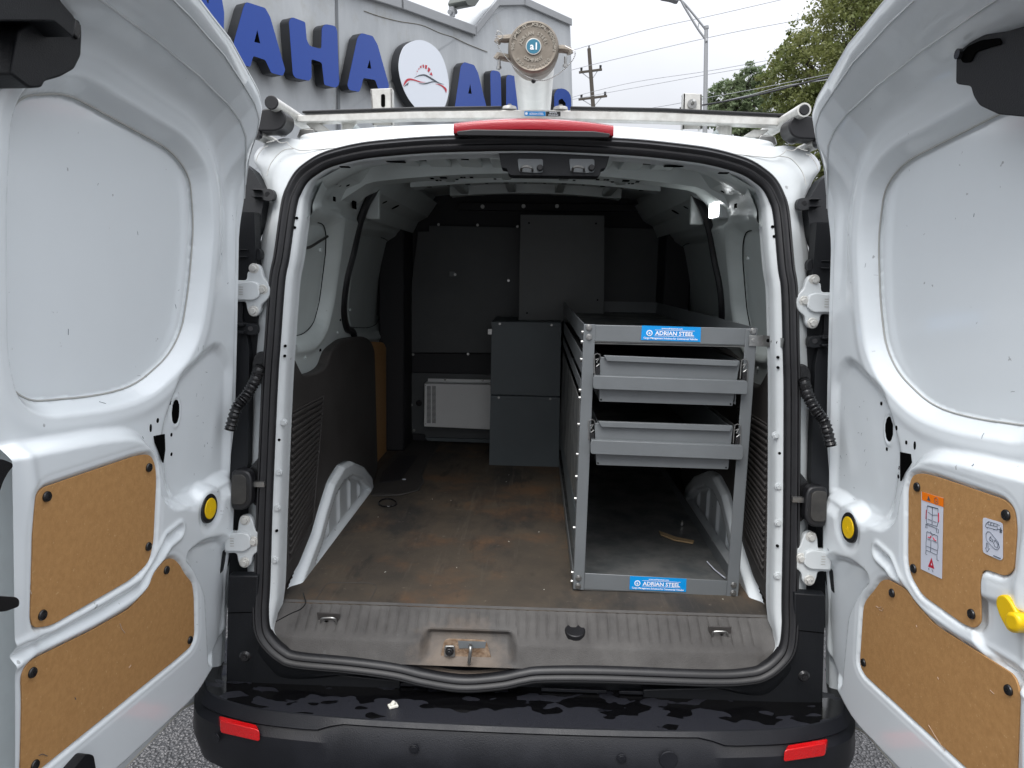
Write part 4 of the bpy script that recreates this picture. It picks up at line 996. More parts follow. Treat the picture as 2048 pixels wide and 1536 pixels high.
    # outer skin and edge
    rws = []; edge_in = [(us[i], zb[i], wt[i, 0]) for i in range(0, len(us), 3)]
    us2 = us[::6]; sk = []
    for u in us2:
        zt2, zb2, l2 = np.interp(u, LIPU, LIPZ), np.interp(u, BOTU, BOTZ), np.interp(u, LIPU, LIPW)
        col = []
        for t in np.linspace(0, 1, 50):
            z = zb2-.004+(zt2+.008-zb2)*t; kk = float(S(np.array(1-(zt2-z)/.17)))**1.4
            wv = (float(w0(z))-.068)*(1-kk)+(l2-.012)*kk
            col.append(V([float(a) for a in Wd(s, u-.003, z, wv)]))
        sk.append(col)
    MB().grid(sk).build('outer_skin', WHITEB, root, smooth=60)
    # hem bead round the edge
    loop = [V([float(a) for a in Wd(s, us[0]-.002, Z[0, j], wt[0, j]-.004)]) for j in range(0, nt_, 8)]
    MB().tube(loop, .0032, 6).build('edge_hem', WHITE, root)
    loop = [V([float(a) for a in Wd(s, us[i], zt[i]+.002, wt[i, -1]-.003)]) for i in range(0, len(us), 3)]
    MB().tube(loop, .0042, 6).build('top_hem', WHITEB, root)
    loop = [V([float(a) for a in Wd(s, us[i], zb[i]-.002, wt[i, 0]-.004)]) for i in range(0, len(us), 3)]
    MB().tube(loop, .005, 6).build('bottom_hem', CREAM, root)
    tcol = nt_-1-int(.030/1.4*nt_)
    for c_, rr in ((nt_-8, .0016), (nt_-18, .0022)):
        loop = [V([float(a) for a in Wd(s, us[i], Z[i, c_], wt[i, c_]+.0008)]) for i in range(0, len(us), 3)]
        MB().tube(loop, rr, 6).build('weather_bead', WHITEB, root)
    wl_ = [V([float(a) for a in Wd(s, u, z, float(w0(z))-.0325)]) for u, z in win]
    MB().tube(wl_, .0018, 6, closed=True).build('window_seam_shade', SEAMS, root)  # grey tube along the panel joint stands in for its shadow line
    mk = MB(); rs = random.Random(5 if s < 0 else 9)
    for k in range(34):
        u = rs.choice([rs.uniform(.03, .20), rs.uniform(.03, .62)]); z = rs.choice([rs.uniform(.75, 1.15), rs.uniform(.75, 1.6)]); a = rs.uniform(0, 3.1); ln = rs.uniform(.002, .012)
        iu = int(np.argmin(abs(us-u))); pts = []
        for q_ in (0, .5, 1):
            uu, zz_ = u+ln*math.cos(a)*q_, z+ln*math.sin(a)*q_+.002*q_*(1-q_)
            iu = int(np.argmin(abs(us-uu))); iz = int(np.clip((zz_-zb[iu])/(zt[iu]-zb[iu])*(nt_-1), 0, nt_-1))
            pts.append(V([float(c_) for c_ in Wd(s, uu, zz_, float(wt[iu, iz])+.0001)]))
        mk.tube(pts, rs.uniform(.0002, .0006), 4)
    sc_ = mk.build('scuff_marks', INK, root, smooth=0); sc_['kind'] = 'stuff'
    # hardboard trims and their clips
    for bd in boards:
        q = [Dp(x, y, .022) for x, y in rnd(bd, 16, 5)]
        nv = V((-s*math.cos(PHI), -math.sin(PHI), 0))
        bo = MB().prism([DP(s, u, z, .0195) for u, z in q], nv*.0035).build('trim_board', BOARD, root, bevel=.0008)
        for (x, y) in clips:
            if sdf(np.array([float(x)]), np.array([float(y)]), bd)[0] > 4: continue
            u, z = Dp(x, y, .024); p = DP(s, u, z, .022)
            cb = MB(); c0 = [(.0088, .0), (.0088, .003), (.0078, .0048), (.004, .0058), (.0, .0060)]
            for (r0, h0), (r1, h1) in zip(c0, c0[1:]): cb.cyl(p+nv*h0, p+nv*h1, r0, max(r1, .0005), 20, caps=False)
            cb.build('trim_clip', BLACKG, bo, smooth=60)
    # holes
    for (x, y, rx, rz) in hole_px:
        i = None; u, z = Dp(x, y, 0)
        iu = int(np.argmin(abs(us-u))); iz = int(np.clip((z-zb[iu])/(zt[iu]-zb[iu])*(nt_-1), 0, nt_-1)); w_ = float(wt[iu, iz])
        off = .0010 if rx < .012 else .0075
        n = 24; ring_ = []
        for k in range(n):
            uu, zz_ = u+rx*math.cos(2*math.pi*k/n), z+rz*math.sin(2*math.pi*k/n)
            iu = int(np.argmin(abs(us-uu))); iz = int(np.clip(round((zz_-zb[iu])/(zt[iu]-zb[iu])*(nt_-1)), 0, nt_-1))
            ring_.append(V([float(c_) for c_ in Wd(s, uu, zz_, float(wt[iu, iz])+.0012)]))
        MB().prism(ring_, V((s*.0015, 0, 0))).build('access_hole', HOLE, root, smooth=0)  # black disc on the surface, painting the dark inside of a punched hole
    if 'slot' in extras:
        q = [Dp(x, y, .0) for x, y in extras['slot']]
        iu = int(np.argmin(abs(us-q[0][0]))); iz = int((q[0][1]-zb[iu])/(zt[iu]-zb[iu])*(nt_-1)); w_ = float(wt[iu, iz])
        MB().prism([V([float(a) for a in Wd(s, u, z, w_+.003)]) for u, z in q], V((s*.003, 0, 0))).build('lever_opening', HOLE, root, smooth=0)
    # yellow release disc in its black ring
    x, y = extras['knob']; u, z = Dp(x, y, .026); nv = V((-s*math.cos(PHI), -math.sin(PHI), 0)); p = DP(s, u, z, .026)
    kn = MB().cyl(p-nv*.010, p-nv*.0005, .0345, .0335, 40).build('release_ring', BLACKG, root, bevel=.002, seg=3)
    MB().cyl(p-nv*.001, p+nv*.0015, .0245, .0240, 40).build('release_disc', YEL, kn, bevel=.0012)
    mk = MB(); ud = V((s*math.sin(PHI), -math.cos(PHI), 0))
    for a, b in (((-.006, .009), (-.006, -.003)), ((-.006, -.004), (.004, -.006)), ((-.001, .003), (.003, -.002)), ((-.004, -.010), (.008, -.008))):
        mk.bar(p+nv*.0018+ud*a[0]+V((0, 0, a[1])), p+nv*.0018+ud*b[0]+V((0, 0, b[1])), .0008, .0011)
    mk.build('seat_symbol', YEL, kn)
    return root, Dp
lb1 = [(85,975),(272,911),(300,908),(310,930),(312,960),(306,1085),(297,1125),(262,1158),(100,1252),(66,1256),(61,1235),(66,1060),(72,990)]
lb2 = [(323,1128),(334,1117),(346,1117),(358,1128),(370,1150),(383,1164),(387,1190),(388,1270),(382,1292),(352,1318),(40,1570),(44,1400),(42,1345),(62,1320),(180,1262),(258,1218),(296,1178),(305,1150)]
DL, DpL = make_door(-1, [lb1, lb2], [(94,993),(298,935),(85,1230),(297,1093),(333,1140),(380,1280),(65,1345),(70,1530)],
    dict(holes=[(361,824,.014,.026),(346,806,.0035,.004),(315,841,.0035,.005),(301,856,.003,.008),(353,870,.003,.004),(332,891,.003,.005),(353,909,.003,.004),(333,914,.006,.004)],
         slot=[(307,872),(327,868),(326,900),(321,925),(314,900),(308,885)], knob=(421,1017)))
rb1 = [(1826,950),(1845,946),(1880,955),(2012,1000),(2030,1020),(2034,1060),(2028,1140),(2012,1153),(1975,1140),(1965,1142),(1960,1160),(1962,1245),(1950,1257),(1930,1250),(1845,1190),(1822,1150),(1817,1120),(1818,975)]
rb2 = [(1762,1162),(1775,1158),(1815,1180),(1830,1205),(1870,1250),(1950,1300),(2030,1350),(2041,1385),(2034,1560),(1960,1560),(1730,1350),(1720,1330),(1728,1205),(1750,1180)]
DR, DpR = make_door(1, [rb1, rb2], [(1834,974),(2012,1030),(1827,1137),(1943,1228),(1784,1186),(1727,1325),(2017,1380)],
    dict(holes=[(1768,858,.014,.026),(1752,807,.0035,.004),(1793,856,.0035,.005),(1813,885,.003,.004),(1830,891,.003,.008),(1763,898,.003,.004),(1793,936,.003,.004),(1795,953,.006,.004)],
         slot=[(1802,904),(1822,908),(1824,925),(1812,945),(1806,962)], knob=(1696,1055)))
# black latch covers at the top of each free edge
def dprism(s, px, w1, w0_, name, m, par, bev=.004, r=6):
    q = [DU(s, x, y, w1) for x, y in (rnd(px, r, 4) if r else px)]; nv = V((-s*math.cos(PHI), -math.sin(PHI), 0))
    return MB().prism([DP(s, u, z, w0_) for u, z in q], nv*(w1-w0_)).build(name, m, par, bevel=bev, seg=3)
c1 = dprism(-1, [(22,148),(36,60),(95,25),(160,40),(165,62),(163,112),(150,138),(122,154),(90,163),(86,175),(60,177)], .055, -.02, 'latch_cover', BLACK, DL, .006)
dprism(-1, [(-60,-90),(112,-90),(120,0),(150,35),(148,76),(108,41),(-60,41)], .095, -.02, 'latch_head', BLACK, c1, .004)
dprism(-1, [(150,35),(163,50),(164,66),(158,80),(148,68)], .060, 0, 'latch_claw', BLACKG, c1, .002, 0)
c2 = dprism(1, [(1911,168),(1912,112),(1920,100),(1940,84),(1960,70),(2015,62),(2120,30),(2120,240),(2040,233),(1996,229),(1958,211),(1946,192),(1941,172)], .055, -.02, 'latch_cover', BLACK, DR, .006)
dprism(1, [(1918,112),(1935,92),(1962,80),(1998,76),(2002,88),(1975,96),(1950,104),(1940,124),(1925,126)], .058, .05, 'latch_slot', HOLE, c2, .001, 4)
u, z = DpR(1921, 108, .06); p = DP(1, u, z, .06); MB().cyl(p, p-V((.006, 0, 0)), .008, n=16).build('latch_pin', BLACKG, c2)
dprism(-1, [(-40,915),(6,918),(26,926),(27,934),(18,944),(8,962),(0,985),(-40,990)], .05, 0, 'interior_pull', BLACKG, DL, .005)
dprism(-1, [(-40,1190),(34,1194),(40,1200),(40,1213),(14,1223),(-40,1228)], .05, 0, 'edge_latch', BLACKG, DL, .003)
dprism(-1, [(140,1545),(173,1507),(188,1510),(196,1560),(140,1570)], .045, -.03, 'lower_catch', BLACK, DL, .003)
# yellow pull handle on the right door
hp = dprism(1, rnd([(1992,1192),(2006,1188),(2018,1200),(2036,1232),(2040,1255),(2030,1268),(2014,1262),(1998,1232),(1990,1208)], 9, 4), .034, .014, 'pull_handle', YEL, DR, .003, 0)
dprism(1, rnd([(2010,1222),(2032,1228),(2039,1250),(2030,1266),(2016,1262),(2006,1244)], 9, 4), .046, .020, 'finger_grip', YEL, hp, .005, 0)
# printed labels on the right upper board
def label_panel(s, q, w, m, name, par):
    pts = [DP(s, *DU(s, x, y, w), w) for x, y in q]; nv = V((-s*math.cos(PHI), -math.sin(PHI), 0))
    return MB().prism(pts, nv*.0004).build(name, m, par, smooth=0)
LW = .0238
def lines(s, segs, w, m, name, par, r=.00045):
    mb = MB()
    for seg in segs:
        pts = [DP(s, *DU(s, x, y, w), w) for x, y in seg]; mb.tube(pts, r, 4)
    return mb.build(name, m, par, smooth=0)
lines(-1, [[(240,1247),(243,1257),(250,1266)], [(262,1330),(258,1336)], [(60,1180),(63,1188)]], LW, BOARDE, 'board_scratch', DL, .0006)
lines(-1, [[(78,1511),(85,1508),(95,1512)], [(150,1395),(152,1399)]], LW, INK, 'board_mark', DL, .0006)
lines(1, [[(1752,1212),(1757,1216),(1762,1214)], [(1758,1219),(1764,1222),(1766,1217)], [(1857,1450),(1875,1480),(1890,1502)], [(1832,1250),(1834,1254)], [(1875,1354),(1877,1359)], [(1980,1380),(1988,1388)]], LW, BOARDE, 'board_scratch', DR, .0005)
lab1 = label_panel(1, [(1843,983),(1887,996),(1884,1158),(1842,1138)], LW, LABW, 'warning_label', DR)
label_panel(1, [(1844,983.3),(1887,996.3),(1886.6,1014),(1844,1000)], LW+.0006, ORANGE, 'warning_band', lab1)
Lw2 = LW+.0008
mb = MB(); a_ = [DP(1, *DU(1, x, y, Lw2+.0004), Lw2+.0004) for x, y in ((1854,1000),(1857,991),(1861,1003))]; mb.add(a_, [(0, 1, 2)]); mb.build('warning_triangle', INK, lab1, smooth=0)
lines(1, [[(1869,1005),(1869,997),(1873,995),(1876,999),(1876,1008),(1869,1005)], [(1871,1002),(1874,1003)]], Lw2+.0004, INK, 'manual_symbol', lab1, .0005)
van1 = [[(1855,1011),(1876,1017),(1877,1040),(1874,1053),(1853,1046),(1853,1028),(1855,1011)], [(1865,1014),(1864,1049)], [(1855,1012),(1876,1018)], [(1856,1024),(1864,1030),(1875,1030)], [(1852,1048),(1875,1058)], [(1852,1048),(1851,1055),(1854,1056),(1854,1048)], [(1873,1057),(1873,1065),(1877,1066),(1877,1058)], [(1856,1038),(1863,1041)], [(1866,1042),(1873,1045)], [(1860,1012.5),(1870,1015.5)]]
van2 = [[(1854,1063),(1875,1072),(1876,1095),(1874,1110),(1852,1100),(1852,1085),(1854,1063)], [(1862,1080),(1861,1104)], [(1853,1092),(1874,1101)], [(1852,1101),(1851,1108),(1854,1109)], [(1874,1111),(1874,1120),(1877,1121)], [(1861,1063),(1864,1071),(1870,1068)], [(1855,1078),(1861,1080)], [(1865,1081),(1874,1086)]]
lines(1, van1+van2, Lw2, INK, 'van_diagram', lab1)
lines(1, [[(1856,1074),(1860,1076),(1862,1072)], [(1866,1075),(1868,1079),(1872,1082)], [(1853,1020),(1852,1038)], [(1877,1026),(1877,1044)]], Lw2+.0002, REDP, 'swing_arrow', lab1, .0009)
mb = MB(); a_ = [DP(1, *DU(1, x, y, Lw2), Lw2) for x, y in ((1856,1133),(1863,1115),(1868.5,1138))]; mb.add(a_, [(0, 1, 2)]); mb.build('red_triangle', REDP, lab1, smooth=0)
mb = MB(); a_ = [DP(1, *DU(1, x, y, Lw2+.0004), Lw2+.0004) for x, y in ((1861.5,1130),(1863,1125),(1864.5,1131))]; mb.add(a_, [(0, 1, 2)]); mb.build('triangle_centre', LABW, lab1, smooth=0)
lines(1, [[(1857,1136),(1858,1140)], [(1864,1139),(1866,1144)]], Lw2, INK, 'small_marks', lab1)
lab2 = label_panel(1, rnd([(1966,1034),(2006,1046),(2006,1118),(2001,1121),(1966,1105)], 5, 3), LW, LABW, 'handle_label', DR)
van3 = [[(1971,1053),(1972,1048),(1977,1043),(1994,1048),(1995,1060),(1972,1054)], [(1977,1044),(1976,1049),(1993,1053)], [(1982,1045),(1981,1050)], [(1988,1046.5),(1987,1051.5)], [(1995,1049),(1999,1051)], [(1995,1058),(1998,1059)]]
cap = [[(1972,1068),(1975,1063),(1980,1064),(1996,1084),(1999,1095),(1995,1100),(1989,1098),(1974,1082),(1972,1075),(1972,1068)], [(1990,1080),(1996,1088),(1995,1096),(1990,1093),(1987,1086),(1990,1080)], [(1979,1076),(1982,1073),(1981.5,1076),(1986,1080),(1985,1084),(1981,1080),(1980,1082),(1979,1076)], [(1973,1086),(1976,1087),(1976,1096),(1979,1097),(1974,1104),(1971,1095),(1973,1095.5),(1973,1086)]]
lines(1, van3+cap, Lw2, INK, 'handle_diagram', lab2)
lines(1, [[(1974,1055),(1975.5,1055.5)], [(1987,1058.5),(1989,1059)], [(2001,1055),(2002,1060),(2000,1065)], [(1999,1059),(2004,1061)], [(2002,1060),(2003,1066)], [(1987,1111),(2001,1117)]], Lw2, INK, 'walking_figure', lab2, .0009)

# ------------------------------------------------------------------ roof rack
RY = .25
rk = thing('ladder_rack', 'white aluminium ladder rack with black rubber strips bolted on the van roof', 'roof rack', (0, RY, 1.74))
def rb(px0, px1, h0, h1, y, dy, name, m, par=rk):
    pass
q = [(592,229),(1073,222),(1578,240),(1578,257),(1300,250),(1073,244),(800,245),(594,246)]
MB().prism([P(x, y, Y=RY) for x, y in [(592,230),(830,222),(1073,219),(1320,224),(1592,236),(1592,253),(1320,243),(1073,237),(830,238),(592,245)]], (0, .04, 0)).build('crossbar', ALU, rk, bevel=.003)
MB().prism([P(x, y, Y=RY-.004) for x, y in [(604,226),(830,218.5),(1003,216),(1003,211.5),(830,213.5),(604,221)]], (0, .03, 0)).build('rubber_strip', RUBBER, rk, bevel=.002)
MB().prism([P(x, y, Y=RY-.004) for x, y in [(1141,217),(1330,221),(1590,233),(1590,228),(1330,215.5),(1141,212)]], (0, .03, 0)).build('rubber_strip', RUBBER, rk, bevel=.002)
MB().box((P(595,238,Y=1.1).x-.1, 1.1, 1.785), (P(1590,238,Y=1.1).x+.1, 1.14, 1.81)).build('crossbar', ALU, rk, bevel=.003)
for s in (-1, 1):
    e = mirror(P(543, 205, Y=.10), s); far = V((e.x, 1.9, e.z+.0))
    tb = MB().cyl(e, far, .0165, n=24).build('side_rail_tube', ALU, rk)
    MB().cyl(e+V((0, -.003, 0)), e+V((0, .004, 0)), .0168 if s < 0 else .0125, n=24).build('tube_plug', RUBBER, tb, bevel=.002)
    e2 = mirror(P(512, 268, Y=.14), s); MB().cyl(e2, V((e2.x, 1.9, e2.z)), .013, n=20).build('lower_rail_tube', ALU, rk)
    MB().cyl(e2+V((0, -.012, 0)), e2+V((0, .01, 0)), .0135, n=20).build('tube_plug', RUBBER, rk)
    q = [(520,219),(540,215),(562,218),(571,228),(572,244),(564,257),(550,262),(525,262),(505,262),(500,250),(508,232)]
    cl = MB().prism([mirror(P(x, y, Y=.13), s) for x, y in rnd(q, 8, 4)], (0, .07, 0)).build('end_clamp', RUBBER, rk, bevel=.005, seg=3)
    MB().prism([mirror(P(x, y, Y=.20), s) for x, y in rnd([(548,222),(574,230),(582,240),(578,258),(562,272),(548,268)], 7, 4)], (0, .03, 0)).build('clamp_back', BLACKG, cl, bevel=.004)
    MB().prism([mirror(P(x, y, Y=.27), s) for x, y in [(610,246),(640,246),(662,262),(628,262)]], (0, .03, 0)).build('foot_strut', ALU, rk, bevel=.002)
    MB().prism([mirror(P(x, y, Y=.26), s) for x, y in rnd([(592,276),(598,258),(628,256),(632,276)], 4, 3)], (0, .03, 0)).build('foot_bracket', STEEL, rk, bevel=.003)
    p = mirror(P(699, 252, Y=.30), s); MB().cyl(p+V((0, 0, -.025)), p+V((0, 0, .012)), .022, .020, 24).build('leg_post', ALU, rk, bevel=.003)
    MB().cyl(mirror(P(575, 250, Y=.2), s), mirror(P(575, 250, Y=.2), s)+V((s*-.01, 0, 0)), .005, n=10).build('clamp_bolt', STEEL, rk)
# ladder stops
def stop(q, hx, hy, s):
    o = MB().prism([P(x, y, Y=.30) for x, y in q], (0, .004, 0))
    o.prism([P(q[0][0], q[0][1], Y=.30), P(q[0][0]+4, q[0][1], Y=.30), P(q[-1][0]+4, q[-1][1], Y=.30), P(q[-1][0], q[-1][1], Y=.30)], (0, .03, 0))
    o.prism([P(q[1][0]-4, q[1][1], Y=.30), P(q[1][0], q[1][1], Y=.30), P(q[2][0], q[2][1], Y=.30), P(q[2][0]-4, q[2][1], Y=.30)], (0, .03, 0))
    return o.build('ladder_stop', ALU, rk, bevel=.001)
st1 = stop([(741,178),(784,176),(785,250),(745,250)], 0, 0, -1)
MB().prism([P(x, y, Y=.2985) for x, y in rnd([(762,188),(770,188),(770,214),(762,214)], 4, 4)], (0, .001, 0)).build('stop_slot', HOLE, st1)
st2 = stop([(1367,186),(1404,188),(1404,258),(1365,258)], 0, 0, 1)
p = P(1384, 208, Y=.298); MB().cyl(p, p-V((0, .004, 0)), .012, n=18).cyl(p-V((0, .004, 0)), p-V((-.002, .016, -.006)), .004, n=8).build('stop_bolt', STEEL, st2)
# small maker plate on the crossbar
a, b, c_, d_ = [P(x, y, Y=RY-.0015) for x, y in ((1049,222.5),(1091,223),(1091,232),(1049,231.5))]
pl = MB().prism([a, b, c_, d_], (0, .001, 0)).build('maker_plate', STK, rk, smooth=0)
mb = MB(); text_mb(mb, 'ADRIAN STEEL', (a+b+c_+d_)/4+V((.004, -.0012, -.0035)), b-a, a-d_, .0055, .038); mb.cyl(a.lerp(d_, .5)+V((.005, -.0003, 0)), a.lerp(d_, .5)+V((.005, -.0008, 0)), .0035, n=14); mb.build('plate_print', STKW, pl, smooth=0)
a, b, c_, d_ = [P(x, y, Y=RY-.0015) for x, y in ((1092,223),(1121,223.3),(1121,232.3),(1092,232))]
pk = MB().prism([a, b, c_, d_], (0, .001, 0)).build('maker_plate', BLACKG, rk, smooth=0)
mb = MB(); cc = (a+b+c_+d_)/4; text_mb(mb, '800-677-2726', cc+V((0, -.0012, .0008)), b-a, a-d_, .0035, .020); text_mb(mb, 'adriansteel.com', cc+V((0, -.0012, -.0045)), b-a, a-d_, .0032, .026); mb.build('plate_print', STKW, pk, smooth=0)

# ------------------------------------------------------------------ conduit carrier tube with cast cap
CY = .13
cc = P(1067, 93, Y=CY)
ctb = thing('conduit_carrier', 'round conduit carrier tube with cast metal cap and bead chain on the van roof', 'carrier tube', (cc.x, .3, 1.80))
R_ = (P(1118, 93, Y=CY)-cc).x
MB().cyl(cc+V((0, .05, 0)), cc+V((0, 2.2, 0)), R_*.88, n=48).build('tube', TUBE, ctb, smooth=60)
collar = MB()
for (y0, y1, r0, r1) in ((.012, .030, R_*.97, R_*1.02), (.030, .075, R_*1.02, R_*.97), (.075, .12, R_*.95, R_*.86)):
    collar.cyl(cc+V((0, y0, 0)), cc+V((0, y1, 0)), r0, r1, 64, caps=(y0 == .012))
collar.build('collar', CAST, ctb, smooth=60)
capm = MB(); pr_ = [(0, .030), (.0, .012), (.0015, .004), (.006, .0), (.012, -.001)]
rings = []
for (dr, dy) in ((.000, .026), (.000, .008), (.002, .002), (.006, 0.0), (.0085, .0015), (.011, .0025), (.012, .0025)):
    rings.append([cc+V(((R_-dr)*math.cos(t), dy, (R_-dr)*math.sin(t))) for t in np.linspace(0, 2*math.pi, 73)[:-1]])
capm.grid(rings, True); capm.add(rings[-1], [tuple(range(72))])
cap_o = capm.build('cap', CAST, ctb, smooth=50)
def arc_text(mb, txt, r, h, a0, a1, inward=False):
    n = len(txt)
    for i, ch in enumerate(txt):
        if ch == ' ': continue
        a = math.radians(a0+(a1-a0)*i/(n-1)); o = cc+V((r*math.cos(a), .0005, r*math.sin(a)))
        up = V((math.cos(a), 0, math.sin(a))); xd = V((math.sin(a), 0, -math.cos(a)))
        if inward: up = -up; xd = -xd
        for th in (.0, .0010, .0020): text_mb(mb, ch, o+V((0, .002-th, 0)), xd, up, h, thick=0)
mb = MB(); arc_text(mb, '906 JAMES ST. ADRIAN, MICHIGAN', R_*.76, R_*.125, 186, -6); arc_text(mb, 'ADRIAN STEEL', R_*.45, R_*.125, 165, 15)
arc_text(mb, 'COMPANY', R_*.57, R_*.125, 232, 308, True); arc_text(mb, '800-677-1900', R_*.83, R_*.12, 218, 322, True)
mb.build('cast_lettering', CASTL, cap_o, smooth=0)
MB().cyl(cc+V((0, .002, 0)), cc+V((0, -.001, 0)), R_*.31, n=40).build('badge_rim', ALU, cap_o, bevel=.0006)
MB().cyl(cc+V((0, -.001, 0)), cc+V((0, -.0018, 0)), R_*.27, n=40).build('badge', TEAL, cap_o)
mb = MB(); text_mb(mb, 'a1', cc+V((0, -.0026, -R_*.12)), (1, 0, 0), (0, 0, 1), R_*.26, R_*.27, thick=0); mb.build('badge_mark', STKW, cap_o, smooth=0)
def ear(pts, r0, r1, name='lug'):
    return MB().tube([P(x, y, Y=CY+o) for x, y, o in pts], r0, 10, rf=lambda t: r0+(r1-r0)*t).build(name, CAST, ctb)
ear([(1030,76,.02),(1010,78,.02),(998,78,.015),(994,86,.015)], .010, .009)
ear([(1030,118,.03),(1010,115,.03),(996,112,.02),(993,118,.02)], .010, .009)
ear([(1105,98,.02),(1125,98,.02),(1138,101,.02),(1140,108,.02)], .010, .009)
for (x, y) in ((998,128),(1131,124)):
    p = P(x, y, Y=CY+.02); MB().cyl(p+V((0, 0, .012)), p-V((0, 0, .012)), .004, n=10).cyl(p-V((0, 0, .006)), p-V((0, 0, .012)), .0065, n=6).build('lug_bolt', STEEL, ctb)
chain = cr([(996,62),(992,72),(995,88),(1000,100),(1008,110),(1018,122),(1030,136),(1046,149),(1066,158),(1084,161),(1100,157),(1118,147),(1132,135),(1144,122),(1150,110),(1150,103)], 5, False)
mb = MB(); acc = 0; last = None; seg = [P(x, y, Y=CY-.012) for x, y in chain]
for a, b in zip(seg, seg[1:]):
    d = (b-a).length; t = 0
    while acc+.0042 <= d: acc += .0042; mb.sphere(a.lerp(b, acc/d), .0017, 8, 5)
    acc -= d
mb.tube(seg, .0006, 4); mb.build('bead_chain', STEEL, ctb, smooth=60)
MB().tube([P(1130, 92, Y=CY-.004), P(1150, 102, Y=CY-.012), P(1150, 108, Y=CY-.012)], .0009, 5).build('chain_hook', STEEL, ctb)
MB().tube([P(x, y, Y=CY-.006) for x, y in cr([(994,62),(1000,64),(1006,72),(1000,78),(993,72),(994,62)], 4, False)], .001, 5).build('chain_ring', STEEL, ctb)
p = P(1067, 162, Y=CY+.03); MB().sphere(p, .006, 8, 5).build('drain_plug', BLACKG, ctb)
for (x, y) in ((1019,213),(1121,214)):
    p = P(x, y+4, Y=RY+.015)
    sd_ = MB().cyl(p+V((0, 0, -.004)), p+V((0, 0, .005)), .020, .018, 24).build('saddle_foot', ALU, ctb, bevel=.002)
    MB().cyl(p+V((0, 0, .005)), p+V((0, 0, .011)), .0055, n=6).build('foot_nut', STEEL, sd_)

# ------------------------------------------------------------------ building with sign
E1 = ray(1693, 305).normalized(); E2 = -(ray(1363, 13000).normalized())
EO = P(1140, 38, Y=12.2)
WN = E1.cross(E2).normalized()
if WN.dot(CAM-EO) < 0: WN = -WN
def WP(x, y, off=0.0):
    return PP(x, y, EO+WN*off, WN)
bl = thing('concrete_building', 'grey weathered concrete building with stepped parapet and blue sign letters', 'building', V((EO.x, EO.y, 0)))
outl = [(-500,1000),(-500,-560),(520,-128),(700,-35),(785,-5),(950,50),(992,-2),(1030,-30),(1060,0),(1140,38),(1146,210),(1150,760)]
outl = [(-900,900),(-900,-600),(600,-70),(800,-4),(948,52),(995,-6),(1046,-6),(1140,37),(1146,230),(1160,900)]
base_ = [WP(x, y) for x, y in outl]
for p in base_:
    if p.z < 1: p.z = 0
MB().prism(base_, WN*-6+V((0, 0, -1.6))).build('wall', CONC, bl, smooth=0)
cop = [(600,-70),(800,-4),(948,52),(995,-6),(1046,-6),(1140,37)]
for (a, b) in zip(cop, cop[1:]):
    p, q = WP(*a, .02), WP(*b, .02); d = (q-p).normalized()
    MB().prism([p-d*.03, q+d*.03, q+d*.03-E2*.12, p-d*.03-E2*.12], WN*.03).build('coping', ALU if False else GALV, bl, bevel=.01)
MB().prism([WP(670,-30,.002), WP(675,-30,.002), WP(690,700,.002), WP(685,700,.002)], WN*.002).build('wall_joint', mat('joint_grey', (.16, .17, .18), .8), bl, smooth=0)
CRK = mat('crack_stain', (.17, .155, .12), .9)
MB().tube([WP(x, y, .0) for x, y in cr([(728,22),(760,33),(800,43),(842,50),(880,66),(905,74),(935,88),(975,104)], 5, False)], .0045, 5).build('wall_crack', CRK, bl)
lt = thing('parapet_floodlight', 'dark floodlight on a bracket above the stepped roof edge', 'floodlight', WP(905, 30, -.1))
MB().prism([WP(x, y, -.1) for x, y in rnd([(895,8),(905,-14),(960,-14),(928,2),(915,20),(900,18)], 3, 3)], WN*.25).build('lamp_head', mat('floodlight_grey', (.10, .11, .10), .6), lt, bevel=.01)
MB().cyl(WP(905, 34, -.05), WP(903, 14, -.05), .035, n=8).cyl(WP(899, 24, -.05), WP(911, 24, -.05), .03, n=8).build('knuckle', GALV, lt)
LF, LB_ = .125, .03          # sign letters stand off the wall
def letter(outline, holes, lab, r=3, face=BLUE):
    th = thing('sign_letter', lab, 'sign letter', WP(*outline[0], LB_), 'raised blue letters on the concrete wall')
    o2 = [WP(x, y, LF) for x, y in rnd(outline, r, 3)]
    # face with holes via bmesh triangulation
    def mesh(off, m, name, solid):
        bm = bmesh.new(); loops = [[WP(x, y, LF)+WN*off for x, y in rnd(outline, r, 3)]]+[[WP(x, y, LF)+WN*off for x, y in h] for h in holes]
        es = []
        for lp in loops:
            vs = [bm.verts.new(p) for p in lp]; es += [bm.edges.new((vs[i], vs[(i+1) % len(vs)])) for i in range(len(vs))]
        r_ = bmesh.ops.triangle_fill(bm, edges=es, use_beauty=True, use_dissolve=False, normal=WN)
        fc = [f for f in r_['geom'] if isinstance(f, bmesh.types.BMFace)]
        if solid:
            ex = bmesh.ops.extrude_face_region(bm, geom=fc); vv = [v for v in ex['geom'] if isinstance(v, bmesh.types.BMVert)]
            bmesh.ops.translate(bm, verts=vv, vec=-WN*(LF-LB_))
        bmesh.ops.recalc_face_normals(bm, faces=bm.faces)
        me = bpy.data.meshes.new(name); bm.to_mesh(me); bm.free(); me.materials.append(m)
        return link(bpy.data.objects.new(name, me), th)
    mesh(0, RETURN, 'return', True); mesh(.003, face, 'face', False)
A1 = ([(487,12),(492,4),(530,16),(540,34),(570,140),(565,152),(542,146),(530,120),(506,112),(500,134),(478,128),(462,118),(468,80)], [[(514,60),(520,87),(508,84)]])
letter(*A1, 'first complete blue letter A, left of the letter H')
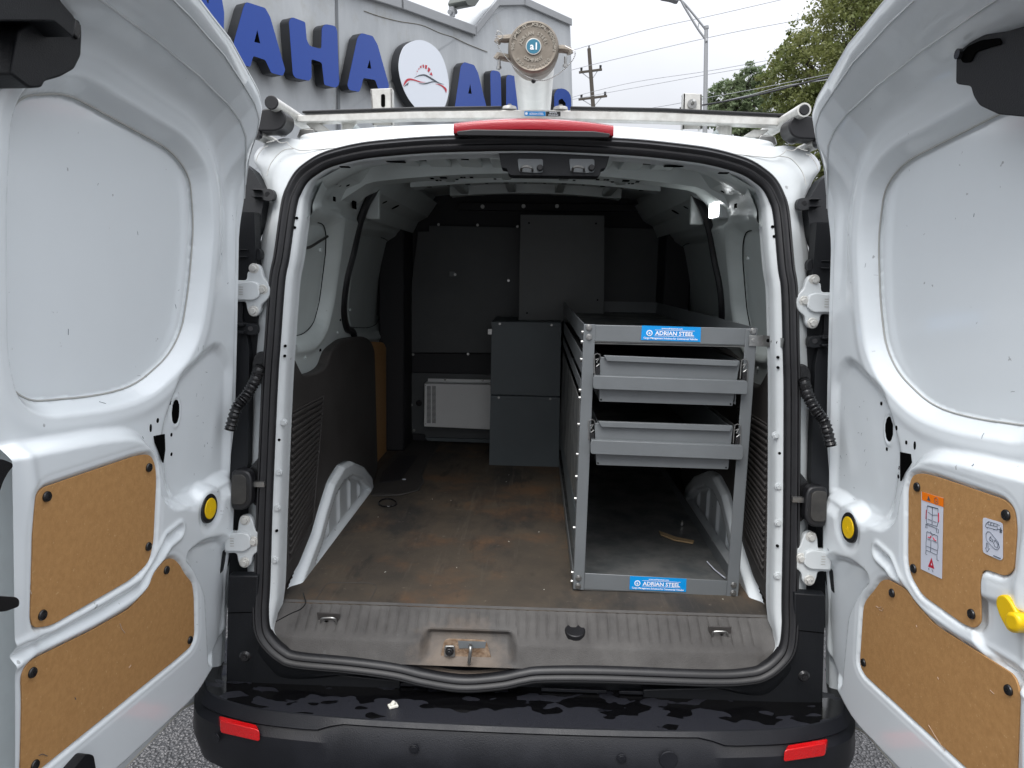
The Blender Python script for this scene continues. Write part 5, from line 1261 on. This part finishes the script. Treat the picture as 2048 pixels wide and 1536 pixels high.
letter([(577,42),(583,34),(610,44),(613,80),(619,92),(642,98),(643,55),(650,48),(670,52),(674,62),(678,168),(672,176),(648,170),(643,125),(622,118),(623,155),(618,162),(590,156),(585,148)], [], 'blue letter H between two letters A', 4)
letter([(714,76),(722,66),(745,72),(755,90),(778,172),(774,184),(756,178),(750,160),(726,156),(723,172),(718,184),(698,180),(694,170)], [[(739,119),(742,138),(734,136)]], 'blue letter A between the letter H and the round logo')
letter([(921,132),(928,124),(948,130),(956,146),(976,228),(972,240),(958,236),(952,214),(936,212),(931,232),(914,230),(908,222)], [[(940,168),(943,188),(936,187)]], 'glossy blue letter A just right of the round logo')
letter([(980,146),(984,140),(998,143),(1001,150),(1003,236),(1012,240),(1012,154),(1016,149),(1032,153),(1034,160),(1036,240),(1028,252),(990,250),(982,240)], [], 'blue letter U left of the roof tube', 3)
letter([(1050,162),(1098,170),(1098,184),(1084,182),(1084,252),(1066,250),(1066,180),(1050,176)], [], 'blue letter T hidden behind the roof tube', 3)
letter([(1108,186),(1116,176),(1132,178),(1142,190),(1143,240),(1136,256),(1116,254),(1108,244)], [[(1117,200),(1124,197),(1131,206),(1131,236),(1122,242),(1117,234)]], 'rightmost blue letter O at the corner of the wall', 8)
letter([(372,-50),(395,-44),(416,10),(420,-30),(440,-22),(448,26),(446,90),(430,86),(424,50),(416,60),(404,48),(396,20),(394,70),(372,66)], [], 'blue letter M partly hidden by the left door edge', 4)
# logo disc
ctr = [(x, y) for x, y in cr([(835,80),(858,86),(878,104),(890,130),(897,165),(895,195),(885,219),(868,232),(850,230),(832,217),(815,195),(803,168),(797,138),(800,110),(811,90)], 6)]
ld = thing('round_logo_sign', 'white oval sign with red and grey car outline and dial', 'sign', WP(846, 150, LB_))
MB().prism([WP(x, y, LF) for x, y in ctr], WN*-(LF-LB_)).build('return', RETURN, ld)
MB().prism([WP(x, y, LF) for x, y in ctr], WN*.004).build('face', SIGNW, ld, smooth=0)
Z1 = lambda x, y: (780+x/10.24, 70+y/10.24)
def swoosh(up, dn, m, name):
    a_ = [Z1(*p) for p in cr(up, 5, False)]; b_ = [Z1(*p) for p in cr(dn, 5, False)]
    MB().grid([[WP(x, y, LF+.008) for x, y in a_], [WP(x, y, LF+.008) for x, y in b_]]).build(name, m, ld, smooth=0)
LG = mat('logo_slate', (.05, .065, .08), .5); LR = mat('logo_red', (.50, .02, .04), .5)
swoosh([(275,1045),(300,960),(350,900),(420,888),(520,915),(640,955),(740,965)], [(275,1050),(325,990),(370,945),(430,925),(520,940),(620,970),(740,968)], LR, 'red_swoosh')
swoosh([(495,880),(560,835),(640,808),(720,806),(800,845),(900,905),(1000,970),(1110,1012)], [(495,884),(570,850),(650,835),(720,838),(800,880),(890,935),(1000,990),(1110,1016)], LG, 'grey_swoosh')
swoosh([(590,988),(680,990),(760,975),(860,950),(940,958)], [(590,992),(680,1010),(760,1002),(860,972),(940,966)], LG, 'grey_swoosh')
swoosh([(930,998),(1010,1005),(1090,1040),(1160,1105),(1155,1180)], [(930,1002),(1000,1020),(1070,1060),(1120,1115),(1150,1190)], LR, 'red_swoosh')
swoosh([(290,1060),(340,1005),(388,968)], [(290,1064),(345,1030),(366,1034)], LG, 'grey_fin')
for q in ([(536,790),(542,795),(540,808),(534,806)], [(555,725),(568,735),(560,765),(550,755)], [(580,690),(602,672),(606,700),(586,712)], [(612,640),(645,622),(648,670),(622,678)], [(668,610),(695,602),(698,670),(676,672)], [(720,612),(765,622),(750,695),(722,690)], [(790,655),(832,700),(800,765),(770,735)], [(850,755),(875,835),(812,805)]):
    MB().add([WP(*Z1(*p), LF+.008) for p in q], [tuple(range(len(q)))]).build('dial_tick', LR, ld, smooth=0)

# ------------------------------------------------------------------ street lamp, utility pole, cables
D1 = 30
def F_(x, y, d=D1): return P(x, y, Y=d)
sp_ = thing('street_lamp', 'tall grey street lamp with a long truss arm reaching left', 'street lamp', V((F_(1408, 300).x, D1, 0)))
tp_, bt_ = F_(1412.5, 57), F_(1408, 400); dd = (bt_-tp_).normalized(); bt_ = tp_+dd*(tp_.z/abs(dd.z))
MB().cyl(bt_, tp_, .13, .075, 16).build('pole', GALV, sp_)
mb = MB()
for pts in ([(1412,60),(1398,42),(1380,20),(1366,4),(1355,-4)], [(1412,80),(1396,58),(1380,32),(1368,12),(1362,0)]):
    mb.tube([F_(*p) for p in cr(pts, 4, False)], .045, 8)
mb.cyl(F_(1398,44), F_(1396,57), .02, n=6).cyl(F_(1413,58), F_(1412,52), .1, n=10).cyl(F_(1414,82), F_(1410,82), .12, n=10)
mb.build('arm', GALV, sp_)
MB().prism([F_(x, y) for x, y in rnd([(1322,-14),(1350,-8),(1360,0),(1354,2),(1344,-2),(1322,-6)], 4, 3)], (0, .4, 0)).build('lamp_head', GALV, sp_, bevel=.03)
D2 = 55
up = thing('utility_pole', 'dark wooden utility pole with two crossarms and insulators', 'utility pole', V((F_(1195, 300, D2).x, D2, 0)))
tp_, bt_ = F_(1178, 97, D2), F_(1189, 250, D2); dd = (bt_-tp_).normalized(); bt_ = tp_+dd*(tp_.z/abs(dd.z))
MB().cyl(bt_, tp_, .22, .13, 12).build('pole', WOODP, up)
MB().cyl(F_(1178, 97, D2), F_(1178, 91, D2), .05, n=8).build('insulator', RUBBER, up)
for (x0, y0, x1, y1) in ((1158,145,1204,139),(1157,199,1214,192)):
    ca = MB().bar(F_(x0, y0, D2), F_(x1, y1, D2), .16, .14).build('crossarm', WOODP, up)
    for t in (.1, .93):
        a_ = F_(x0+(x1-x0)*t, y0+(y1-y0)*t, D2); MB().cyl(a_, a_+V((0, 0, .30)), .07, .09, 8).build('insulator', RUBBER, up)
    xm, ym = (x0+x1)/2+2, (y0+y1)/2
    for t in (.15, .8):
        MB().bar(F_(x0+(x1-x0)*t, y0+(y1-y0)*t+2, D2), F_(xm, ym+18, D2), .05, .05).build('brace', WIREG, up)
def cable(pts, d0, d1, r, m, lab):
    n = len(pts); ps = []
    for i, (x, y) in enumerate(pts):
        t = i/(n-1); ps.append(P(x, y, Y=d0+(d1-d0)*t))
    MB().tube([V(p) for p in cr(ps, 5, False)], r, 6).build('overhead_cable', m, None, label=lab, category='cable', group='overhead cables across the sky')
cable([(1100,112),(1154,98),(1178,91),(1300,58),(1420,32),(1560,0),(1620,-14)], 55, 38, .016, WIREG, 'topmost thin grey overhead cable passing the tip of the utility pole')
cable([(1120,148),(1162,135),(1300,102),(1450,68),(1620,36),(1700,20)], 55, 38, .016, WIREG, 'second thin overhead cable meeting the upper crossarm of the utility pole')
cable([(1120,205),(1160,190),(1270,164),(1410,143),(1540,120),(1650,100)], 55, 38, .014, WIREG, 'thin overhead cable over the lower crossarm, upper one of a close pair')
cable([(1130,202),(1212,186),(1300,170),(1410,150),(1540,128),(1650,112)], 55, 38, .014, WIREG, 'thin overhead cable from the right end of the lower crossarm')
cable([(1290,218),(1350,208),(1410,196),(1500,180),(1600,160),(1700,140)], 28, 24, .010, WIREG, 'thin grey cable crossing in front of the trees')
cable([(1360,216),(1412,209),(1480,197),(1540,184),(1600,168),(1680,148)], 28, 24, .030, WIRE, 'thick black cable sagging in front of the trees')
cable([(1360,222),(1412,210),(1500,190),(1570,172),(1650,160),(1700,152)], 28, 24, .014, WIREG, 'pale cable just under the thick black one')

# ------------------------------------------------------------------ trees
def tree(cx, base_y, blobs, m, n, leaf, name, lab, d):
    """blobs: (px, py, radius px, depth offset m)"""
    rt_ = P(cx, 400, Y=d); root = thing(name, lab, 'tree', V((rt_.x, d, 0)), 'leafy trees behind the cables')
    cs = []
    for (x, y, r_, do) in blobs:
        c = P(x, y, Y=d+do); cs.append((np.array(c), r_/FPX*(d+do-CAM.y)))
    mb = MB(); tz = min(c[0][2] for c in cs)
    mb.tube([V((rt_.x, d, 0)), V((rt_.x+.1, d, tz*.5)), V((rt_.x-.1, d, tz))], .3, 10, rf=lambda t: .32-.12*t)
    mb.build('trunk', BARK, root)
    lm_ = MB()
    for c, r_ in cs:
        a = V((rt_.x-.1, d, tz)); b = V(c); m_ = a.lerp(b, .5)+V((random.uniform(-.4, .4), random.uniform(-.4, .4), .3))
        lm_.tube([V(p) for p in cr([a, m_, b], 5, False)], .08, 6, rf=lambda t: .13-.09*t)
        for k in range(6):
            e = b+V([random.gauss(0, 1) for _ in range(3)]).normalized()*r_*.75
            lm_.tube([m_.lerp(b, .5), b.lerp(e, .5)+V((0, 0, .1)), e], .03, 4, rf=lambda t: .05-.04*t)
    lm_.build('limbs', BARK, root)
    vol = np.array([r_**2 for c, r_ in cs]); vol = vol/vol.sum()
    V_ = []; 
    for (c, r_), f in zip(cs, vol):
        nk = int(n*f); ncl = max(20, nk//32)
        dirs = rng.normal(size=(ncl, 3)); dirs /= np.linalg.norm(dirs, axis=1)[:, None]
        rad = r_*(rng.uniform(.35, 1.0, ncl)**.55)*(1+.12*rng.normal(size=ncl))
        cl = c+dirs*rad[:, None]*np.array([1, 1, .92])
        idx = rng.integers(0, ncl, nk)
        pos = cl[idx]+rng.normal(size=(nk, 3))*r_*.075*np.array([1, 1, .7])
        a = rng.normal(size=(nk, 3)); a /= np.linalg.norm(a, axis=1)[:, None]
        b = np.cross(a, rng.normal(size=(nk, 3))); b /= np.linalg.norm(b, axis=1)[:, None]
        sz = leaf*rng.uniform(.6, 1.3, nk)[:, None]
        V_.append(np.stack([pos-a*sz, pos-b*sz*.5, pos+a*sz, pos+b*sz*.5], 1))
    vs = np.concatenate(V_).reshape(-1, 3); ff = np.arange(len(vs)).reshape(-1, 4)
    o = np_build('crown', vs, ff, m, root, smooth=False); return root
tree(1760, 0, [(1720,60,110,0),(1620,150,85,-1),(1680,230,95,-1.5),(1600,240,70,0),(1800,120,140,1),(1790,-60,120,2),(1640,300,80,-1),(1560,165,45,0),(1760,320,120,0),(1590,95,35,0),(1700,-20,60,1)], MAPLE, 90000, .085, 'broadleaf_tree', 'big leafy yellow-green tree beside the right door', 34)
tree(1470, 0, [(1455,200,42,0),(1500,160,32,0),(1500,215,42,0),(1440,235,30,0),(1530,190,30,1),(1480,270,45,0),(1550,270,50,0),(1425,205,14,0)], MAPLE2, 26000, .10, 'broadleaf_tree', 'smaller thin-crowned dull green tree behind the street lamp', 44)
tree(2000, 0, [(1900,300,120,0),(1980,150,160,0),(2150,200,200,0),(2150,0,150,0)], MAPLE, 12000, .18, 'broadleaf_tree', 'tree mostly hidden behind the open right door', 40)
print('objects', len(bpy.data.objects), 'faces', sum(len(m.polygons) for m in bpy.data.meshes))
